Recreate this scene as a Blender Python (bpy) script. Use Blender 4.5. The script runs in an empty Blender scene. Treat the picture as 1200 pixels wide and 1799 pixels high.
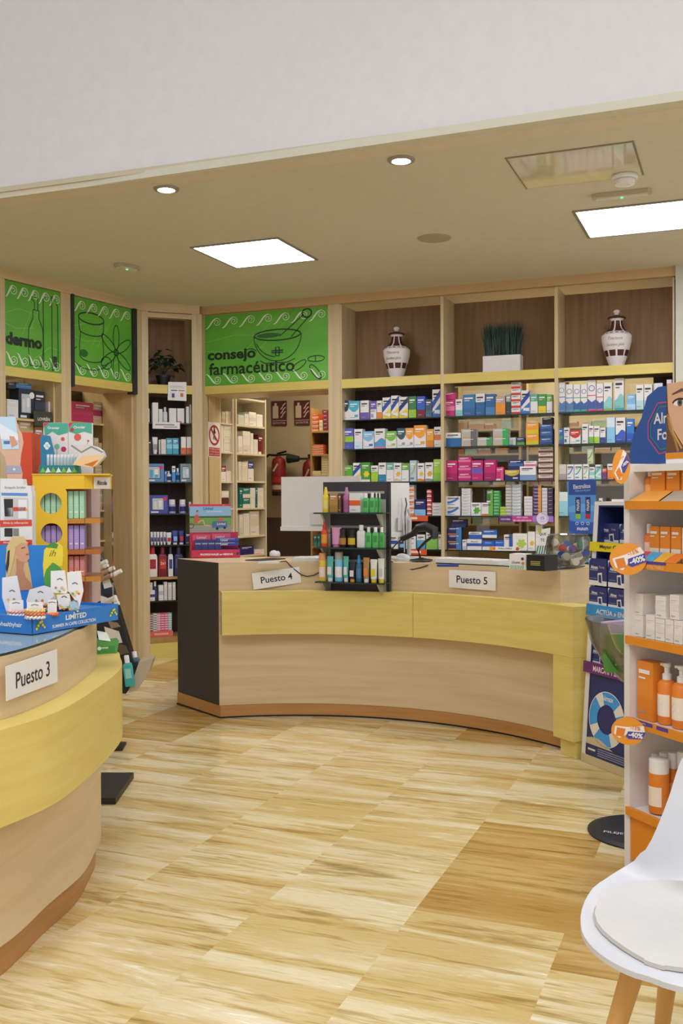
import bpy, math, random
from mathutils import Matrix, Vector
random.seed(7)
S=bpy.context.scene; COL=S.collection
# ---------------- camera, world, exposure ----------------
F=1749.; EYE=1.4; A0=math.radians(21.8); CYP=893.; ROLL=.005; PIT=.012
UPc=-Vector((ROLL,-1,-PIT)).normalized()
FWc=Vector((0,0,-1)); FWc=(FWc-UPc*FWc.dot(UPc)).normalized(); RTc=FWc.cross(UPc)
Fw=Vector((-math.sin(A0),math.cos(A0),0)); Rw=Vector((math.cos(A0),math.sin(A0),0)); Uw=Vector((0,0,1))
AM=Matrix([[Rw[i]*RTc[j]+Fw[i]*FWc[j]+Uw[i]*UPc[j] for j in range(3)] for i in range(3)])
CAM=Vector((0,0,EYE))
cd=bpy.data.cameras.new('camera'); cam=bpy.data.objects.new('camera',cd); COL.objects.link(cam)
cam.matrix_world=Matrix.Translation(CAM)@AM.to_4x4()
cd.sensor_fit='VERTICAL'; cd.sensor_height=36; cd.lens=F/1799*36; cd.shift_y=(CYP-899.5)/1799
cd.clip_start=.05; cd.clip_end=100; S.camera=cam
S.view_settings.view_transform='Standard'; S.view_settings.look='None'; S.view_settings.gamma=1
S.view_settings.exposure=0.42
W=bpy.data.worlds.new('world'); S.world=W; W.use_nodes=True
W.node_tree.nodes['Background'].inputs[0].default_value=(.95,.965,1,1)
W.node_tree.nodes['Background'].inputs[1].default_value=.56
def area(name,loc,size,power,col=(1,1,1),rot=(0,0,0),sy=None):
    l=bpy.data.lights.new(name,'AREA'); l.energy=power; l.color=col; l.size=size
    if sy: l.shape='RECTANGLE'; l.size_y=sy
    o=bpy.data.objects.new(name,l); COL.objects.link(o); o.location=loc; o.rotation_euler=rot; return o
area('hall_fill_light',(-.6,.2,4.6),2.2,95,(1,.985,.97)); area('hall_fill_light',(1.8,2.2,4.4),1.4,30,(1,.97,.95))  # unseen fill lights added above the hall to brighten the front
area('storeroom_fill_light',(-3.6,8.9,3.0),.6,19,(1,.88,.7)); area('storeroom_fill_light',(-1.4,8.42,2.9),1.6,20,(1,.92,.78),sy=.25)  # unseen fill lights added so the storeroom shelves read brighter
area('side_room_lamp',(-6.0,6.6,3.0),.6,9,(1,.88,.7))

def ray(x,y): return AM@Vector(((x-600)/F,(CYP-y)/F,-1))
def onz(x,y,z): r=ray(x,y); return CAM+r*((z-EYE)/r.z)
# ---------------- materials ----------------
MC={}
def hx(h):
    h=h.lstrip('#'); c=[int(h[i:i+2],16)/255 for i in (0,2,4)]
    return tuple((v/12.92 if v<=.04045 else ((v+.055)/1.055)**2.4) for v in c)+(1,)
NAMED=dict(wh='e9e7e6',ow='ddd8cb',gr='9c9c98',dk='2b2b30',bk='19191c',rd='c4322c',dr='7a2126',or_='e8862c',am='e3a534',ye='ead03a',gn='4f9a3c',lg='9ccb3c',dg='21463f',tl='1f8f92',cy='46b3cf',lb='86bfe6',bl='2f6fc0',nb='232d6a',vi='6d5bb2',li='a88fd0',mg='c32472',pk='e07a9c',br='6b4630',sl='3b5573',cr='e0cba4',go='b98a4c',bg='2b50a8')
def mat(c,rough=.45,metal=0,bump=False):
    k=(c,rough,metal)
    if k in MC: return MC[k]
    m=bpy.data.materials.new('paint_'+c); m.use_nodes=True; nt=m.node_tree; b=nt.nodes['Principled BSDF']
    col=hx(NAMED.get(c,c)); n=nt.nodes.new('ShaderNodeTexNoise'); n.inputs['Scale'].default_value=18
    tc=nt.nodes.new('ShaderNodeTexCoord'); nt.links.new(tc.outputs['Object'],n.inputs['Vector'])
    mx=nt.nodes.new('ShaderNodeMix'); mx.data_type='RGBA'
    mx.inputs[6].default_value=tuple(v*.94 for v in col[:3])+(1,); mx.inputs[7].default_value=tuple(min(1,v*1.04) for v in col[:3])+(1,)
    nt.links.new(n.outputs[0],mx.inputs[0]); nt.links.new(mx.outputs[2],b.inputs['Base Color'])
    b.inputs['Roughness'].default_value=rough; b.inputs['Metallic'].default_value=metal
    MC[k]=m; return m
def wood(key,c1,c2,sc,rough=.38,det=4,bands=None):
    if key in MC: return MC[key]
    m=bpy.data.materials.new(key); m.use_nodes=True; nt=m.node_tree; b=nt.nodes['Principled BSDF']
    tc=nt.nodes.new('ShaderNodeTexCoord'); mp=nt.nodes.new('ShaderNodeMapping'); mp.inputs['Scale'].default_value=sc
    n=nt.nodes.new('ShaderNodeTexNoise'); n.inputs['Scale'].default_value=1; n.inputs['Detail'].default_value=det; n.inputs['Distortion'].default_value=.3
    r=nt.nodes.new('ShaderNodeValToRGB'); r.color_ramp.elements[0].position=.32; r.color_ramp.elements[1].position=.68
    r.color_ramp.elements[0].color=hx(c1); r.color_ramp.elements[1].color=hx(c2)
    nt.links.new(tc.outputs['Object'],mp.inputs[0]); nt.links.new(mp.outputs[0],n.inputs['Vector']); nt.links.new(n.outputs[0],r.inputs[0])
    nt.links.new(r.outputs[0],b.inputs['Base Color']); b.inputs['Roughness'].default_value=rough
    MC[key]=m; return m
V=(26,26,1.4); H=(1.2,1.2,22)
OAK=wood('oak_post','c6b288','d4c19a',(40,40,2.2)); OAKH=wood('oak_horizontal','cdb48a','dac39b',(1.5,1.5,40))
CWOOD=wood('counter_oak','cbb28a','d9c29c',H,.33); YEL=wood('yellow_laminate','d3bf62','dbc86e',(3,3,30),.4)
YELL=wood('yellow_band','d6bf66','dfca78',(3,3,30),.4)
PLI=wood('plinth_wood','ad7a44','bd8a52',(2,2,30),.45); BRN=wood('brown_panel','80613f','90704b',(30,30,2),.6)
DBR=wood('dark_brown_panel','382b24','44352c',(30,30,2),.6); JMB=wood('beech_panel','c9ae7c','d6bc8a',(30,30,1.6),.45)
WARM=wood('warm_shelf_wood','a27c48','b28c58',(20,20,2),.5); LEGW=wood('chair_leg_beech','c7924e','d6a462',(30,30,3),.4)
ANTH=mat('2e2e33',.5)
def glass(key,tint,gl=.12,rough=.02):
    if key in MC: return MC[key]
    m=bpy.data.materials.new(key); m.use_nodes=True; nt=m.node_tree
    for n in list(nt.nodes):
        if n.type!='OUTPUT_MATERIAL': nt.nodes.remove(n)
    out=[n for n in nt.nodes][0]; t=nt.nodes.new('ShaderNodeBsdfTransparent'); t.inputs[0].default_value=hx(tint)
    g=nt.nodes.new('ShaderNodeBsdfGlossy'); g.inputs['Roughness'].default_value=rough
    fr=nt.nodes.new('ShaderNodeFresnel'); fr.inputs[0].default_value=1.45
    ad=nt.nodes.new('ShaderNodeMath'); ad.operation='MULTIPLY_ADD'; ad.inputs[1].default_value=.8; ad.inputs[2].default_value=gl*.3
    mx=nt.nodes.new('ShaderNodeMixShader'); nt.links.new(fr.outputs[0],ad.inputs[0]); nt.links.new(ad.outputs[0],mx.inputs[0])
    nt.links.new(t.outputs[0],mx.inputs[1]); nt.links.new(g.outputs[0],mx.inputs[2]); nt.links.new(mx.outputs[0],out.inputs[0])
    MC[key]=m; return m
CLEAR=glass('clear_glass','f1f5f2'); SHG=glass('shelf_glass','b9cbc4',.2); ACR=glass('acrylic','f2f4f2',.06); MIRR=glass('hatch_gloss','cfc7ab',1.2)
GEDGE=mat('1c3531',.2)
def emit(key,c,s):
    m=bpy.data.materials.new(key); m.use_nodes=True; b=m.node_tree.nodes['Principled BSDF']
    b.inputs['Base Color'].default_value=hx(c); b.inputs['Emission Color'].default_value=hx(c); b.inputs['Emission Strength'].default_value=s; return m
LED=emit('led_panel','f8f6ff',19); SPOT=emit('spot_led','ece8ff',20); GLED=emit('green_led','40ff90',2)
# ---------------- mesh builder ----------------
_tc={}
def tmesh(s,bold=0.0,shear=0.0):
    k=(s,bold,shear)
    if k in _tc: return _tc[k]
    c=bpy.data.curves.new('t','FONT'); c.body=s; c.size=1; c.offset=bold; c.shear=shear; c.resolution_u=3
    o=bpy.data.objects.new('t',c); COL.objects.link(o); dg=bpy.context.evaluated_depsgraph_get()
    me=bpy.data.meshes.new_from_object(o.evaluated_get(dg))
    v=[(p.co.x,p.co.y) for p in me.vertices]; f=[tuple(q.vertices) for q in me.polygons]
    bpy.data.objects.remove(o); bpy.data.meshes.remove(me); bpy.data.curves.remove(c)
    if not v: v=[(0,0)]
    x0=min(p[0] for p in v);x1=max(p[0] for p in v);y0=min(p[1] for p in v);y1=max(p[1] for p in v)
    _tc[k]=(v,f,x0,x1,y0,y1); return _tc[k]
class MB:
    def __init__(s): s.v=[];s.f=[];s.mi=[];s.mats=[];s.M=None
    def mm(s,m):
        if isinstance(m,str): m=mat(m)
        if m not in s.mats: s.mats.append(m)
        return s.mats.index(m)
    def add(s,vs,fs,m):
        b=len(s.v); i=s.mm(m)
        if s.M: vs=[tuple(s.M@Vector(p)) for p in vs]
        s.v+=[tuple(p) for p in vs]; s.f+=[tuple(b+k for k in f) for f in fs]; s.mi+=[i]*len(fs); return s
    def box(s,x0,x1,y0,y1,z0,z1,m):
        v=[(x0,y0,z0),(x1,y0,z0),(x1,y1,z0),(x0,y1,z0),(x0,y0,z1),(x1,y0,z1),(x1,y1,z1),(x0,y1,z1)]
        return s.add(v,[(0,3,2,1),(4,5,6,7),(0,1,5,4),(1,2,6,5),(2,3,7,6),(3,0,4,7)],m)
    def cbox(s,x0,x1,y0,y1,z0,z1,m,c=.004):   # chamfered upright edges
        p=[(x0+c,y0),(x1-c,y0),(x1,y0+c),(x1,y1-c),(x1-c,y1),(x0+c,y1),(x0,y1-c),(x0,y0+c)]
        return s.prism(p,z0,z1,m)
    def prism(s,p,z0,z1,m,top=None):
        n=len(p); v=[(x,y,z0) for x,y in p]+[(x,y,z1) for x,y in p]
        s.add(v,[(i,(i+1)%n,n+(i+1)%n,n+i) for i in range(n)]+[tuple(range(n-1,-1,-1))],m)
        return s.add([(x,y,z1) for x,y in p],[tuple(range(n))],top or m)
    def ext(s,p,y0,y1,m):    # polygon in x,z extruded along y
        n=len(p); v=[(x,y0,z) for x,z in p]+[(x,y1,z) for x,z in p]
        return s.add(v,[tuple(range(n)),tuple(range(2*n-1,n-1,-1))]+[(i,n+i,n+(i+1)%n,(i+1)%n) for i in range(n)],m)
    def rect(s,x0,x1,z0,z1,m,y=-.0008): return s.add([(x0,y,z0),(x1,y,z0),(x1,y,z1),(x0,y,z1)],[(0,1,2,3)],m)
    def poly(s,p,m,y=-.0012): return s.add([(a,y,b) for a,b in p],[tuple(range(len(p)))],m)
    def disc(s,cx,cz,r,m,y=-.0012,rz=None,n=20):
        rz=rz or r; return s.poly([(cx+r*math.cos(2*math.pi*i/n),cz+rz*math.sin(2*math.pi*i/n)) for i in range(n)],m,y)
    def ringf(s,cx,cz,r0,r1,m,y=-.0012,a0=0,a1=6.2832,n=28,k=1):
        v=[];f=[]
        for i in range(n+1):
            a=a0+(a1-a0)*i/n; v+=[(cx+r0*math.cos(a),y,cz+k*r0*math.sin(a)),(cx+r1*math.cos(a),y,cz+k*r1*math.sin(a))]
        return s.add(v,[(2*i,2*i+1,2*i+3,2*i+2) for i in range(n)],m)
    def line(s,pts,w,m,y=-.0014):
        v=[];f=[];n=len(pts)
        for i,(a,b) in enumerate(pts):
            p=pts[max(0,i-1)];q=pts[min(n-1,i+1)]; dx,dz=q[0]-p[0],q[1]-p[1]; L=math.hypot(dx,dz) or 1
            ww=w[i] if isinstance(w,(list,tuple)) else w
            v+=[(a-dz/L*ww/2,y,b+dx/L*ww/2),(a+dz/L*ww/2,y,b-dx/L*ww/2)]
        return s.add(v,[(2*i,2*i+1,2*i+3,2*i+2) for i in range(n-1)],m)
    def text(s,t,cx,cz,w,h,m,y=-.0018,bold=.01,shear=0,rot=0,fit=False,wrap=None):
        v,f,x0,x1,y0,y1=tmesh(t,bold,shear)
        sx=w/max(1e-6,x1-x0); sz=h/max(1e-6,y1-y0)
        if not fit: sx=sz=min(sx,sz)
        mx,my=(x0+x1)/2,(y0+y1)/2; c,q=math.cos(rot),math.sin(rot); out=[]
        for a,b in v:
            X,Z=(a-mx)*sx,(b-my)*sz; X,Z=X*c-Z*q+cx,X*q+Z*c+cz
            out.append(wrap(X,Z) if wrap else (X,y,Z))
        return s.add(out,f,m)
    def lathe(s,prof,m,cx=0,cy=0,n=20,cap=True):
        v=[];f=[];k=len(prof)
        for i in range(n):
            a=2*math.pi*i/n; v+=[(cx+r*math.cos(a),cy+r*math.sin(a),z) for r,z in prof]
        for i in range(n):
            j=(i+1)%n; f+=[(i*k+t,j*k+t,j*k+t+1,i*k+t+1) for t in range(k-1)]
        if cap:
            f.append(tuple(i*k for i in range(n-1,-1,-1))); f.append(tuple(i*k+k-1 for i in range(n)))
        return s.add(v,f,m)
    def tube(s,pts,r,m,n=8,cap=True):
        P=[Vector(p) for p in pts]; v=[];f=[]; K=len(P); up=Vector((0,0,1))
        for i,p in enumerate(P):
            t=(P[min(K-1,i+1)]-P[max(0,i-1)]).normalized()
            a=t.cross(up); a=a.normalized() if a.length>.05 else t.cross(Vector((1,0,0))).normalized(); b=t.cross(a)
            rr=r[i] if isinstance(r,(list,tuple)) else r
            v+=[tuple(p+a*rr*math.cos(6.2832*j/n)+b*rr*math.sin(6.2832*j/n)) for j in range(n)]
        for i in range(K-1): f+=[(i*n+j,i*n+(j+1)%n,(i+1)*n+(j+1)%n,(i+1)*n+j) for j in range(n)]
        if cap: f+=[tuple(range(n-1,-1,-1)),tuple((K-1)*n+j for j in range(n))]
        return s.add(v,f,m)
    def build(s,name,parent=None,loc=(0,0,0),rz=0,smooth=False):
        me=bpy.data.meshes.new(name); me.from_pydata(s.v,[],s.f)
        for m in s.mats: me.materials.append(m)
        me.polygons.foreach_set('material_index',s.mi)
        if smooth: me.polygons.foreach_set('use_smooth',[True]*len(s.f))
        me.update(); o=bpy.data.objects.new(name,me); COL.objects.link(o)
        if parent: o.parent=parent
        o.location=loc; o.rotation_euler=(0,0,rz)
        if smooth and hasattr(me,'set_sharp_from_angle'): me.set_sharp_from_angle(angle=.7)
        return o
def tag(o,label,cat,group=None,kind=None):
    o['label']=label; o['category']=cat
    if group: o['group']=group
    if kind: o['kind']=kind
    return o
def empty(name,label,cat,loc=(0,0,0),rz=0,group=None):
    o=bpy.data.objects.new(name,None); COL.objects.link(o); o.location=loc; o.rotation_euler=(0,0,rz); o.empty_display_size=.05
    return tag(o,label,cat,group)
def struct(mb,name,label=None,**k):
    o=mb.build(name,**k); o['kind']='structure'
    if label: o['label']=label
    return o
class Fr:
    """vertical plane: origin (x,y), right direction at angle, inward = left-normal"""
    def __init__(s,x,y,ang,off=0):
        s.a=math.radians(ang); s.D=Vector((math.cos(s.a),math.sin(s.a),0)); s.N=Vector((-math.sin(s.a),math.cos(s.a),0))
        s.P=Vector((x,y,0))+s.N*off
    def px(s,x,y,ins=0):
        r=ray(x,y); t=((s.P+s.N*ins-CAM).dot(s.N))/r.dot(s.N); q=CAM+r*t; return (q-s.P).dot(s.D),q.z
    def pt(s,u,ins=0,z=0): q=s.P+s.D*u+s.N*ins; return (q.x,q.y,z)
    def M(s): return Matrix.Translation(s.P)@Matrix.Rotation(s.a,4,'Z')
    def off(s,d): q=s.P+s.N*d; return Fr(q.x,q.y,math.degrees(s.a))
ORD='first second third fourth fifth sixth seventh eighth ninth tenth eleventh twelfth thirteenth fourteenth fifteenth sixteenth seventeenth eighteenth'.split()
# ---------------- packs, bottles, tubes ----------------
def pack(w,h,d,base,tm,a,b,words=None):
    m=MB(); x=w/2; m.box(-x,x,0,d,0,h,base)
    def U(u): return -x+u*w
    def R(u0,v0,u1,v1,c,y=-.0008): m.rect(U(u0),U(u1),v0*h,v1*h,c,y)
    tz=.82
    if tm=='hi': R(0,.62,1,1,a)
    elif tm=='lo': R(0,0,1,.38,a)
    elif tm=='mid': R(0,.35,1,.62,a)
    elif tm=='sw':
        m.poly([(U(0),h),(U(0),h*.62)]+[(U(i/8),h*(.62-.2*math.sin(i/8*3.1))) for i in range(1,8)]+[(U(1),h*.7),(U(1),h)],a); R(.55,.15,.9,.28,b)
    elif tm=='dg':
        m.poly([(U(0),h*.3),(U(0),h*.55),(U(1),h),(U(1),h*.75)],a); m.poly([(U(0),0),(U(1),0),(U(1),h*.5),(U(0),h*.18)],b); R(.25,.12,.95,.26,'wh',-.0016)
    elif tm=='ci': m.disc(0,h*.38,min(w,h)*.3,a); R(0,0,1,.1,b)
    elif tm=='wv': m.poly([(U(0),0)]+[(U(1),0)]+[(U(1-i/8),h*(.42+.1*math.sin(i/8*5))) for i in range(9)],a); R(0,0,1,.09,b,-.0016)
    elif tm=='fl':
        m.disc(U(.6),h*.4,min(w,h)*.26,a)
        for i in range(6): m.disc(U(.6)+min(w,h)*.26*math.cos(i),h*.4+min(w,h)*.26*math.sin(i*1.05),min(w,h)*.1,a,-.001,n=8)
        R(0,0,1,.12,b)
    elif tm=='cu': m.line([(U(.1+.8*t/8),h*(.35+.5*(t/8)**2)) for t in range(9)],w*.16,a); R(.1,.1,.6,.18,b)
    elif tm=='vs': R(.62,0,1,1,a); R(0,0,.62,.12,b)
    elif tm=='rg':
        m.ringf(0,h*.74,w*.30,w*.38,a,y=-.002); m.disc(0,h*.74,w*.30,'wh',-.0018)
        R(0,.5,1,.53,b); m.poly([(U(0),h*.08),(U(1),h*.08),(U(1),h*.38),(U(.5),h*.3),(U(0),h*.42)],a); R(0,0,1,.07,b,-.0016); tz=0
    elif tm=='st': R(0,0,1,.3,a); m.disc(U(.12),h*.66,h*.14,a)
    elif tm=='win':
        R(.14,.18,.8,.86,'dk'); R(.17,.21,.77,.83,'b9c8cf',-.0012); R(.24,.24,.42,.66,a,-.0018); R(.5,.24,.68,.7,'wh',-.0018); R(.5,.24,.68,.4,a,-.0022); m.disc(U(.84),h*.8,h*.11,b,-.002); R(.1,.04,.5,.12,'wh'); tz=0
    elif tm=='two': R(0,.55,1,1,a); R(.08,.1,.5,.3,b); R(.1,.42,.8,.48,'gr')
    if tz:
        tc='dk' if (base in('wh','ow','cr','ye','am','lb') and tm not in('hi','sw','two')) or (tm in('hi','sw','two') and a in('wh','ye')) else 'wh'
        if words: m.text(words,0,h*.78,w*.84,h*.14,tc)
        else:
            R(.12,.79,.82,.86,tc,-.002); R(.12,.70,.55,.73,tc,-.002)
            if h>w*.9: R(.12,.12,.6,.145,tc if tm=='p' else 'gr',-.0022)
    return m
def rnd(w,d,k,n=20): return [(w/2*math.copysign(abs(math.cos(t))**k,math.cos(t)),d/2*math.copysign(abs(math.sin(t))**k,math.sin(t))) for t in [2*math.pi*i/n for i in range(n)]]
def loft(m,secs,c,caps=True):
    """secs: list of (outline points, z)"""
    n=len(secs[0][0]); v=[];f=[]
    for p,z in secs: v+=[(a,b,z) for a,b in p]
    for k in range(len(secs)-1): f+=[(k*n+i,k*n+(i+1)%n,(k+1)*n+(i+1)%n,(k+1)*n+i) for i in range(n)]
    if caps: f+=[tuple(range(n-1,-1,-1)),tuple((len(secs)-1)*n+i for i in range(n))]
    return m.add(v,f,c)
def bottle(name,label,cat,loc,rz,w,h,kind,base,capc,labc,group=None,words=None,prod=None):
    """kind: bo screw bottle, pu pump, sp spray, tu tube (cap down), jr tub, vial"""
    r=w/2; root=empty(name,label,cat,loc,rz,group); body=MB(); cap=MB(); cy=r
    def P(ps): return [(a,b) for a,b in ps]
    if kind=='bo':
        body.lathe([(r*.9,0),(r,h*.03),(r,h*.62),(r*.86,h*.68),(r*.45,h*.73),(r*.42,h*.76)],base,cy=cy); cap.lathe([(r*.52,h*.74),(r*.52,h*.98),(r*.46,h)],capc,cy=cy)
    elif kind=='pu':
        body.lathe([(r*.92,0),(r,h*.03),(r,h*.66),(r*.8,h*.71),(r*.4,h*.74)],base,cy=cy)
        cap.lathe([(r*.5,h*.72),(r*.5,h*.82),(r*.3,h*.84),(r*.3,h*.93),(r*.42,h*.94),(r*.42,h)],capc,cy=cy); cap.box(-r*.9,0,cy-r*.16,cy+r*.16,h*.945,h*.985,capc)
    elif kind=='sp':
        body.lathe([(r*.94,0),(r,h*.02),(r,h*.6),(r*.75,h*.68),(r*.55,h*.71)],base,cy=cy); cap.lathe([(r*.62,h*.69),(r*.6,h*.8),(r*.38,h*.93),(r*.34,h)],capc,cy=cy)
    elif kind=='cyl':
        body.lathe([(r*.94,0),(r,h*.02),(r,h*.74)],base,cy=cy); cap.lathe([(r*.98,h*.735),(r*.98,h*.98),(r*.85,h)],capc,cy=cy)
    elif kind=='flat':
        loft(body,[([(a,b+cy) for a,b in rnd(w*k,w*.55*k,.5)],z*h) for k,z in ((.94,0),(1,.04),(1,.66),(.84,.73),(.5,.76))],base); cap.lathe([(r*.52,h*.755),(r*.52,h*.98),(r*.45,h)],capc,cy=cy)
    elif kind=='tu':
        cap.lathe([(r*.72,0),(r*.72,h*.14)],capc,cy=cy)
        loft(body,[([(a,b+cy) for a,b in rnd(w*.86,w*.8,1)],h*.14),([(a,b+cy) for a,b in rnd(w*.9,w*.6,1)],h*.5),([(a,b+cy) for a,b in rnd(w*1.0,w*.06,.6)],h*.96),([(a,b+cy) for a,b in rnd(w*1.0,w*.05,.6)],h)],base)
    elif kind=='jr':
        body.lathe([(r*.95,0),(r,h*.05),(r,h*.6),(r*.95,h*.64)],base,cy=cy); cap.lathe([(r*.9,h*.63),(r*.92,h*.97),(r*.8,h)],capc,cy=cy)
    body.build('body',root,smooth=True); cap.build('cap',root,smooth=True)
    if labc:
        l=MB(); e=r*1.012; k=12; z0,z1=h*.14,h*.5; v=[]
        if kind in('tu','flat'):
            yy=cy-(w*.42 if kind=='tu' else w*.285); l.rect(-r*.62,r*.62,h*.26,h*.58,labc,y=yy if kind=='flat' else cy-w*.41)
            if words: l.text(words,0,h*.45,r*1.1,h*.1,'wh' if labc!='wh' else 'dk',y=yy-.001)
        else:
            for i in range(k+1):
                a=-math.pi/2-1.1+2.2*i/k; v+=[(e*math.cos(a),cy+e*math.sin(a),z0),(e*math.cos(a),cy+e*math.sin(a),z1)]
            l.add(v,[(2*i,2*i+2,2*i+3,2*i+1) for i in range(k)],labc)
            if words: l.text(words,0,(z0+z1)/2,r*1.3,(z1-z0)*.5,'wh' if labc not in('wh','cr') else 'dk',wrap=lambda X,Z:((e+.0008)*math.sin(X/e),cy-(e+.0008)*math.cos(X/e),Z))
        l.build('label_panel',root)
    return root
def put(name,label,cat,fr,u,ins,z,mb,group=None,rot=0): return tag(mb.build(name,loc=fr.pt(u,ins,z),rz=fr.a+rot),label,cat,group)
def row(fr,z,spec,place,o=(0,0,1),ins=.06,depth=.07,group=None,prefix='',wobble=.02):
    """spec lines: x0,x1,ytop[,n[,ybot]]|desc|base,tmpl,a,b   or   ...|desc|@kind,base,cap,label"""
    ox,oy,sc=o; k=0
    for ln in spec.strip().split('\n'):
        g,desc,st=ln.strip().split('|')[:3]; words=(ln.strip().split('|')+[None])[3] if ln.count('|')>2 else None
        g=[float(t) for t in g.split(',')]; st=st.split(',')
        x0,x1,yt=ox+g[0]/sc,ox+g[1]/sc,oy+g[2]/sc; n=int(g[3]) if len(g)>3 else 1; zb=z
        u0,_=fr.px(x0,yt,ins); u1,zt=fr.px(x1,yt,ins); zt=fr.px((x0+x1)/2,yt,ins)[1]
        lift=len(g)>4
        if lift: zb=fr.px((x0+x1)/2,oy+g[4]/sc,ins)[1]
        else: k+=1
        w=max(.008,(u1-u0)-.003); h=(zt-zb)/n-.0006; uc=(u0+u1)/2
        grp=group or ('products on the '+place)
        for i in range(n):
            rt=random.uniform(-wobble,wobble) if n==1 and w>.03 else random.uniform(-.04,.04) if n>1 else 0
            if n>1: lab=f"{desc}, {ORD[n-1-i]} from top of its stack, {place}"
            elif lift: lab=f"{desc}, lying on top, {place}"
            else: lab=f"{desc}, {ORD[k-1]} from left, {place}"
            if st[0][0]=='@':
                nm={'bo':'bottle','pu':'pump_bottle','sp':'spray_bottle','tu':'cream_tube','jr':'cosmetic_jar','cyl':'bottle','flat':'flat_bottle'}[st[0][1:]]
                bottle(nm,lab,'tube' if nm=='cream_tube' else 'jar' if nm=='cosmetic_jar' else 'bottle',fr.pt(uc,ins,zb+i*(h+.0006)),fr.a,w,h,st[0][1:],st[1],st[2],st[3] if len(st)>3 and st[3] else None,grp,words)
            else:
                dd=depth if w>.03 or n>1 else depth*.8
                m=pack(w,h,dd,st[0],st[1],st[2],st[3] if len(st)>3 else 'gr',words)
                tag(m.build('medicine_box' if not prefix else prefix,loc=fr.pt(uc,ins,zb+i*(h+.0006)),rz=fr.a+rt),lab,'box',grp)
def card(fr,corners,name,label,cat,th=.002,col='wh',ins=0,deco=None,group=None,raw=False):
    """flat card given by its four pixel corners (tl,tr,br,bl) on the plane"""
    q=[fr.px(x,y,ins) for x,y in corners]; cx=sum(p[0] for p in q)/4; cz=sum(p[1] for p in q)/4
    m=MB(); m.ext([(q[3][0]-cx,q[3][1]-cz),(q[2][0]-cx,q[2][1]-cz),(q[1][0]-cx,q[1][1]-cz),(q[0][0]-cx,q[0][1]-cz)],-th,0,col)
    w=math.dist(q[0],q[1]); h=math.dist(q[0],q[3]); r=math.atan2(q[1][1]-q[0][1],q[1][0]-q[0][0])
    if deco: deco(m,w,h,r,-th)
    o=m.build(name,loc=fr.pt(cx,ins,cz),rz=fr.a)
    return o if raw else tag(o,label,cat,group)
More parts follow.
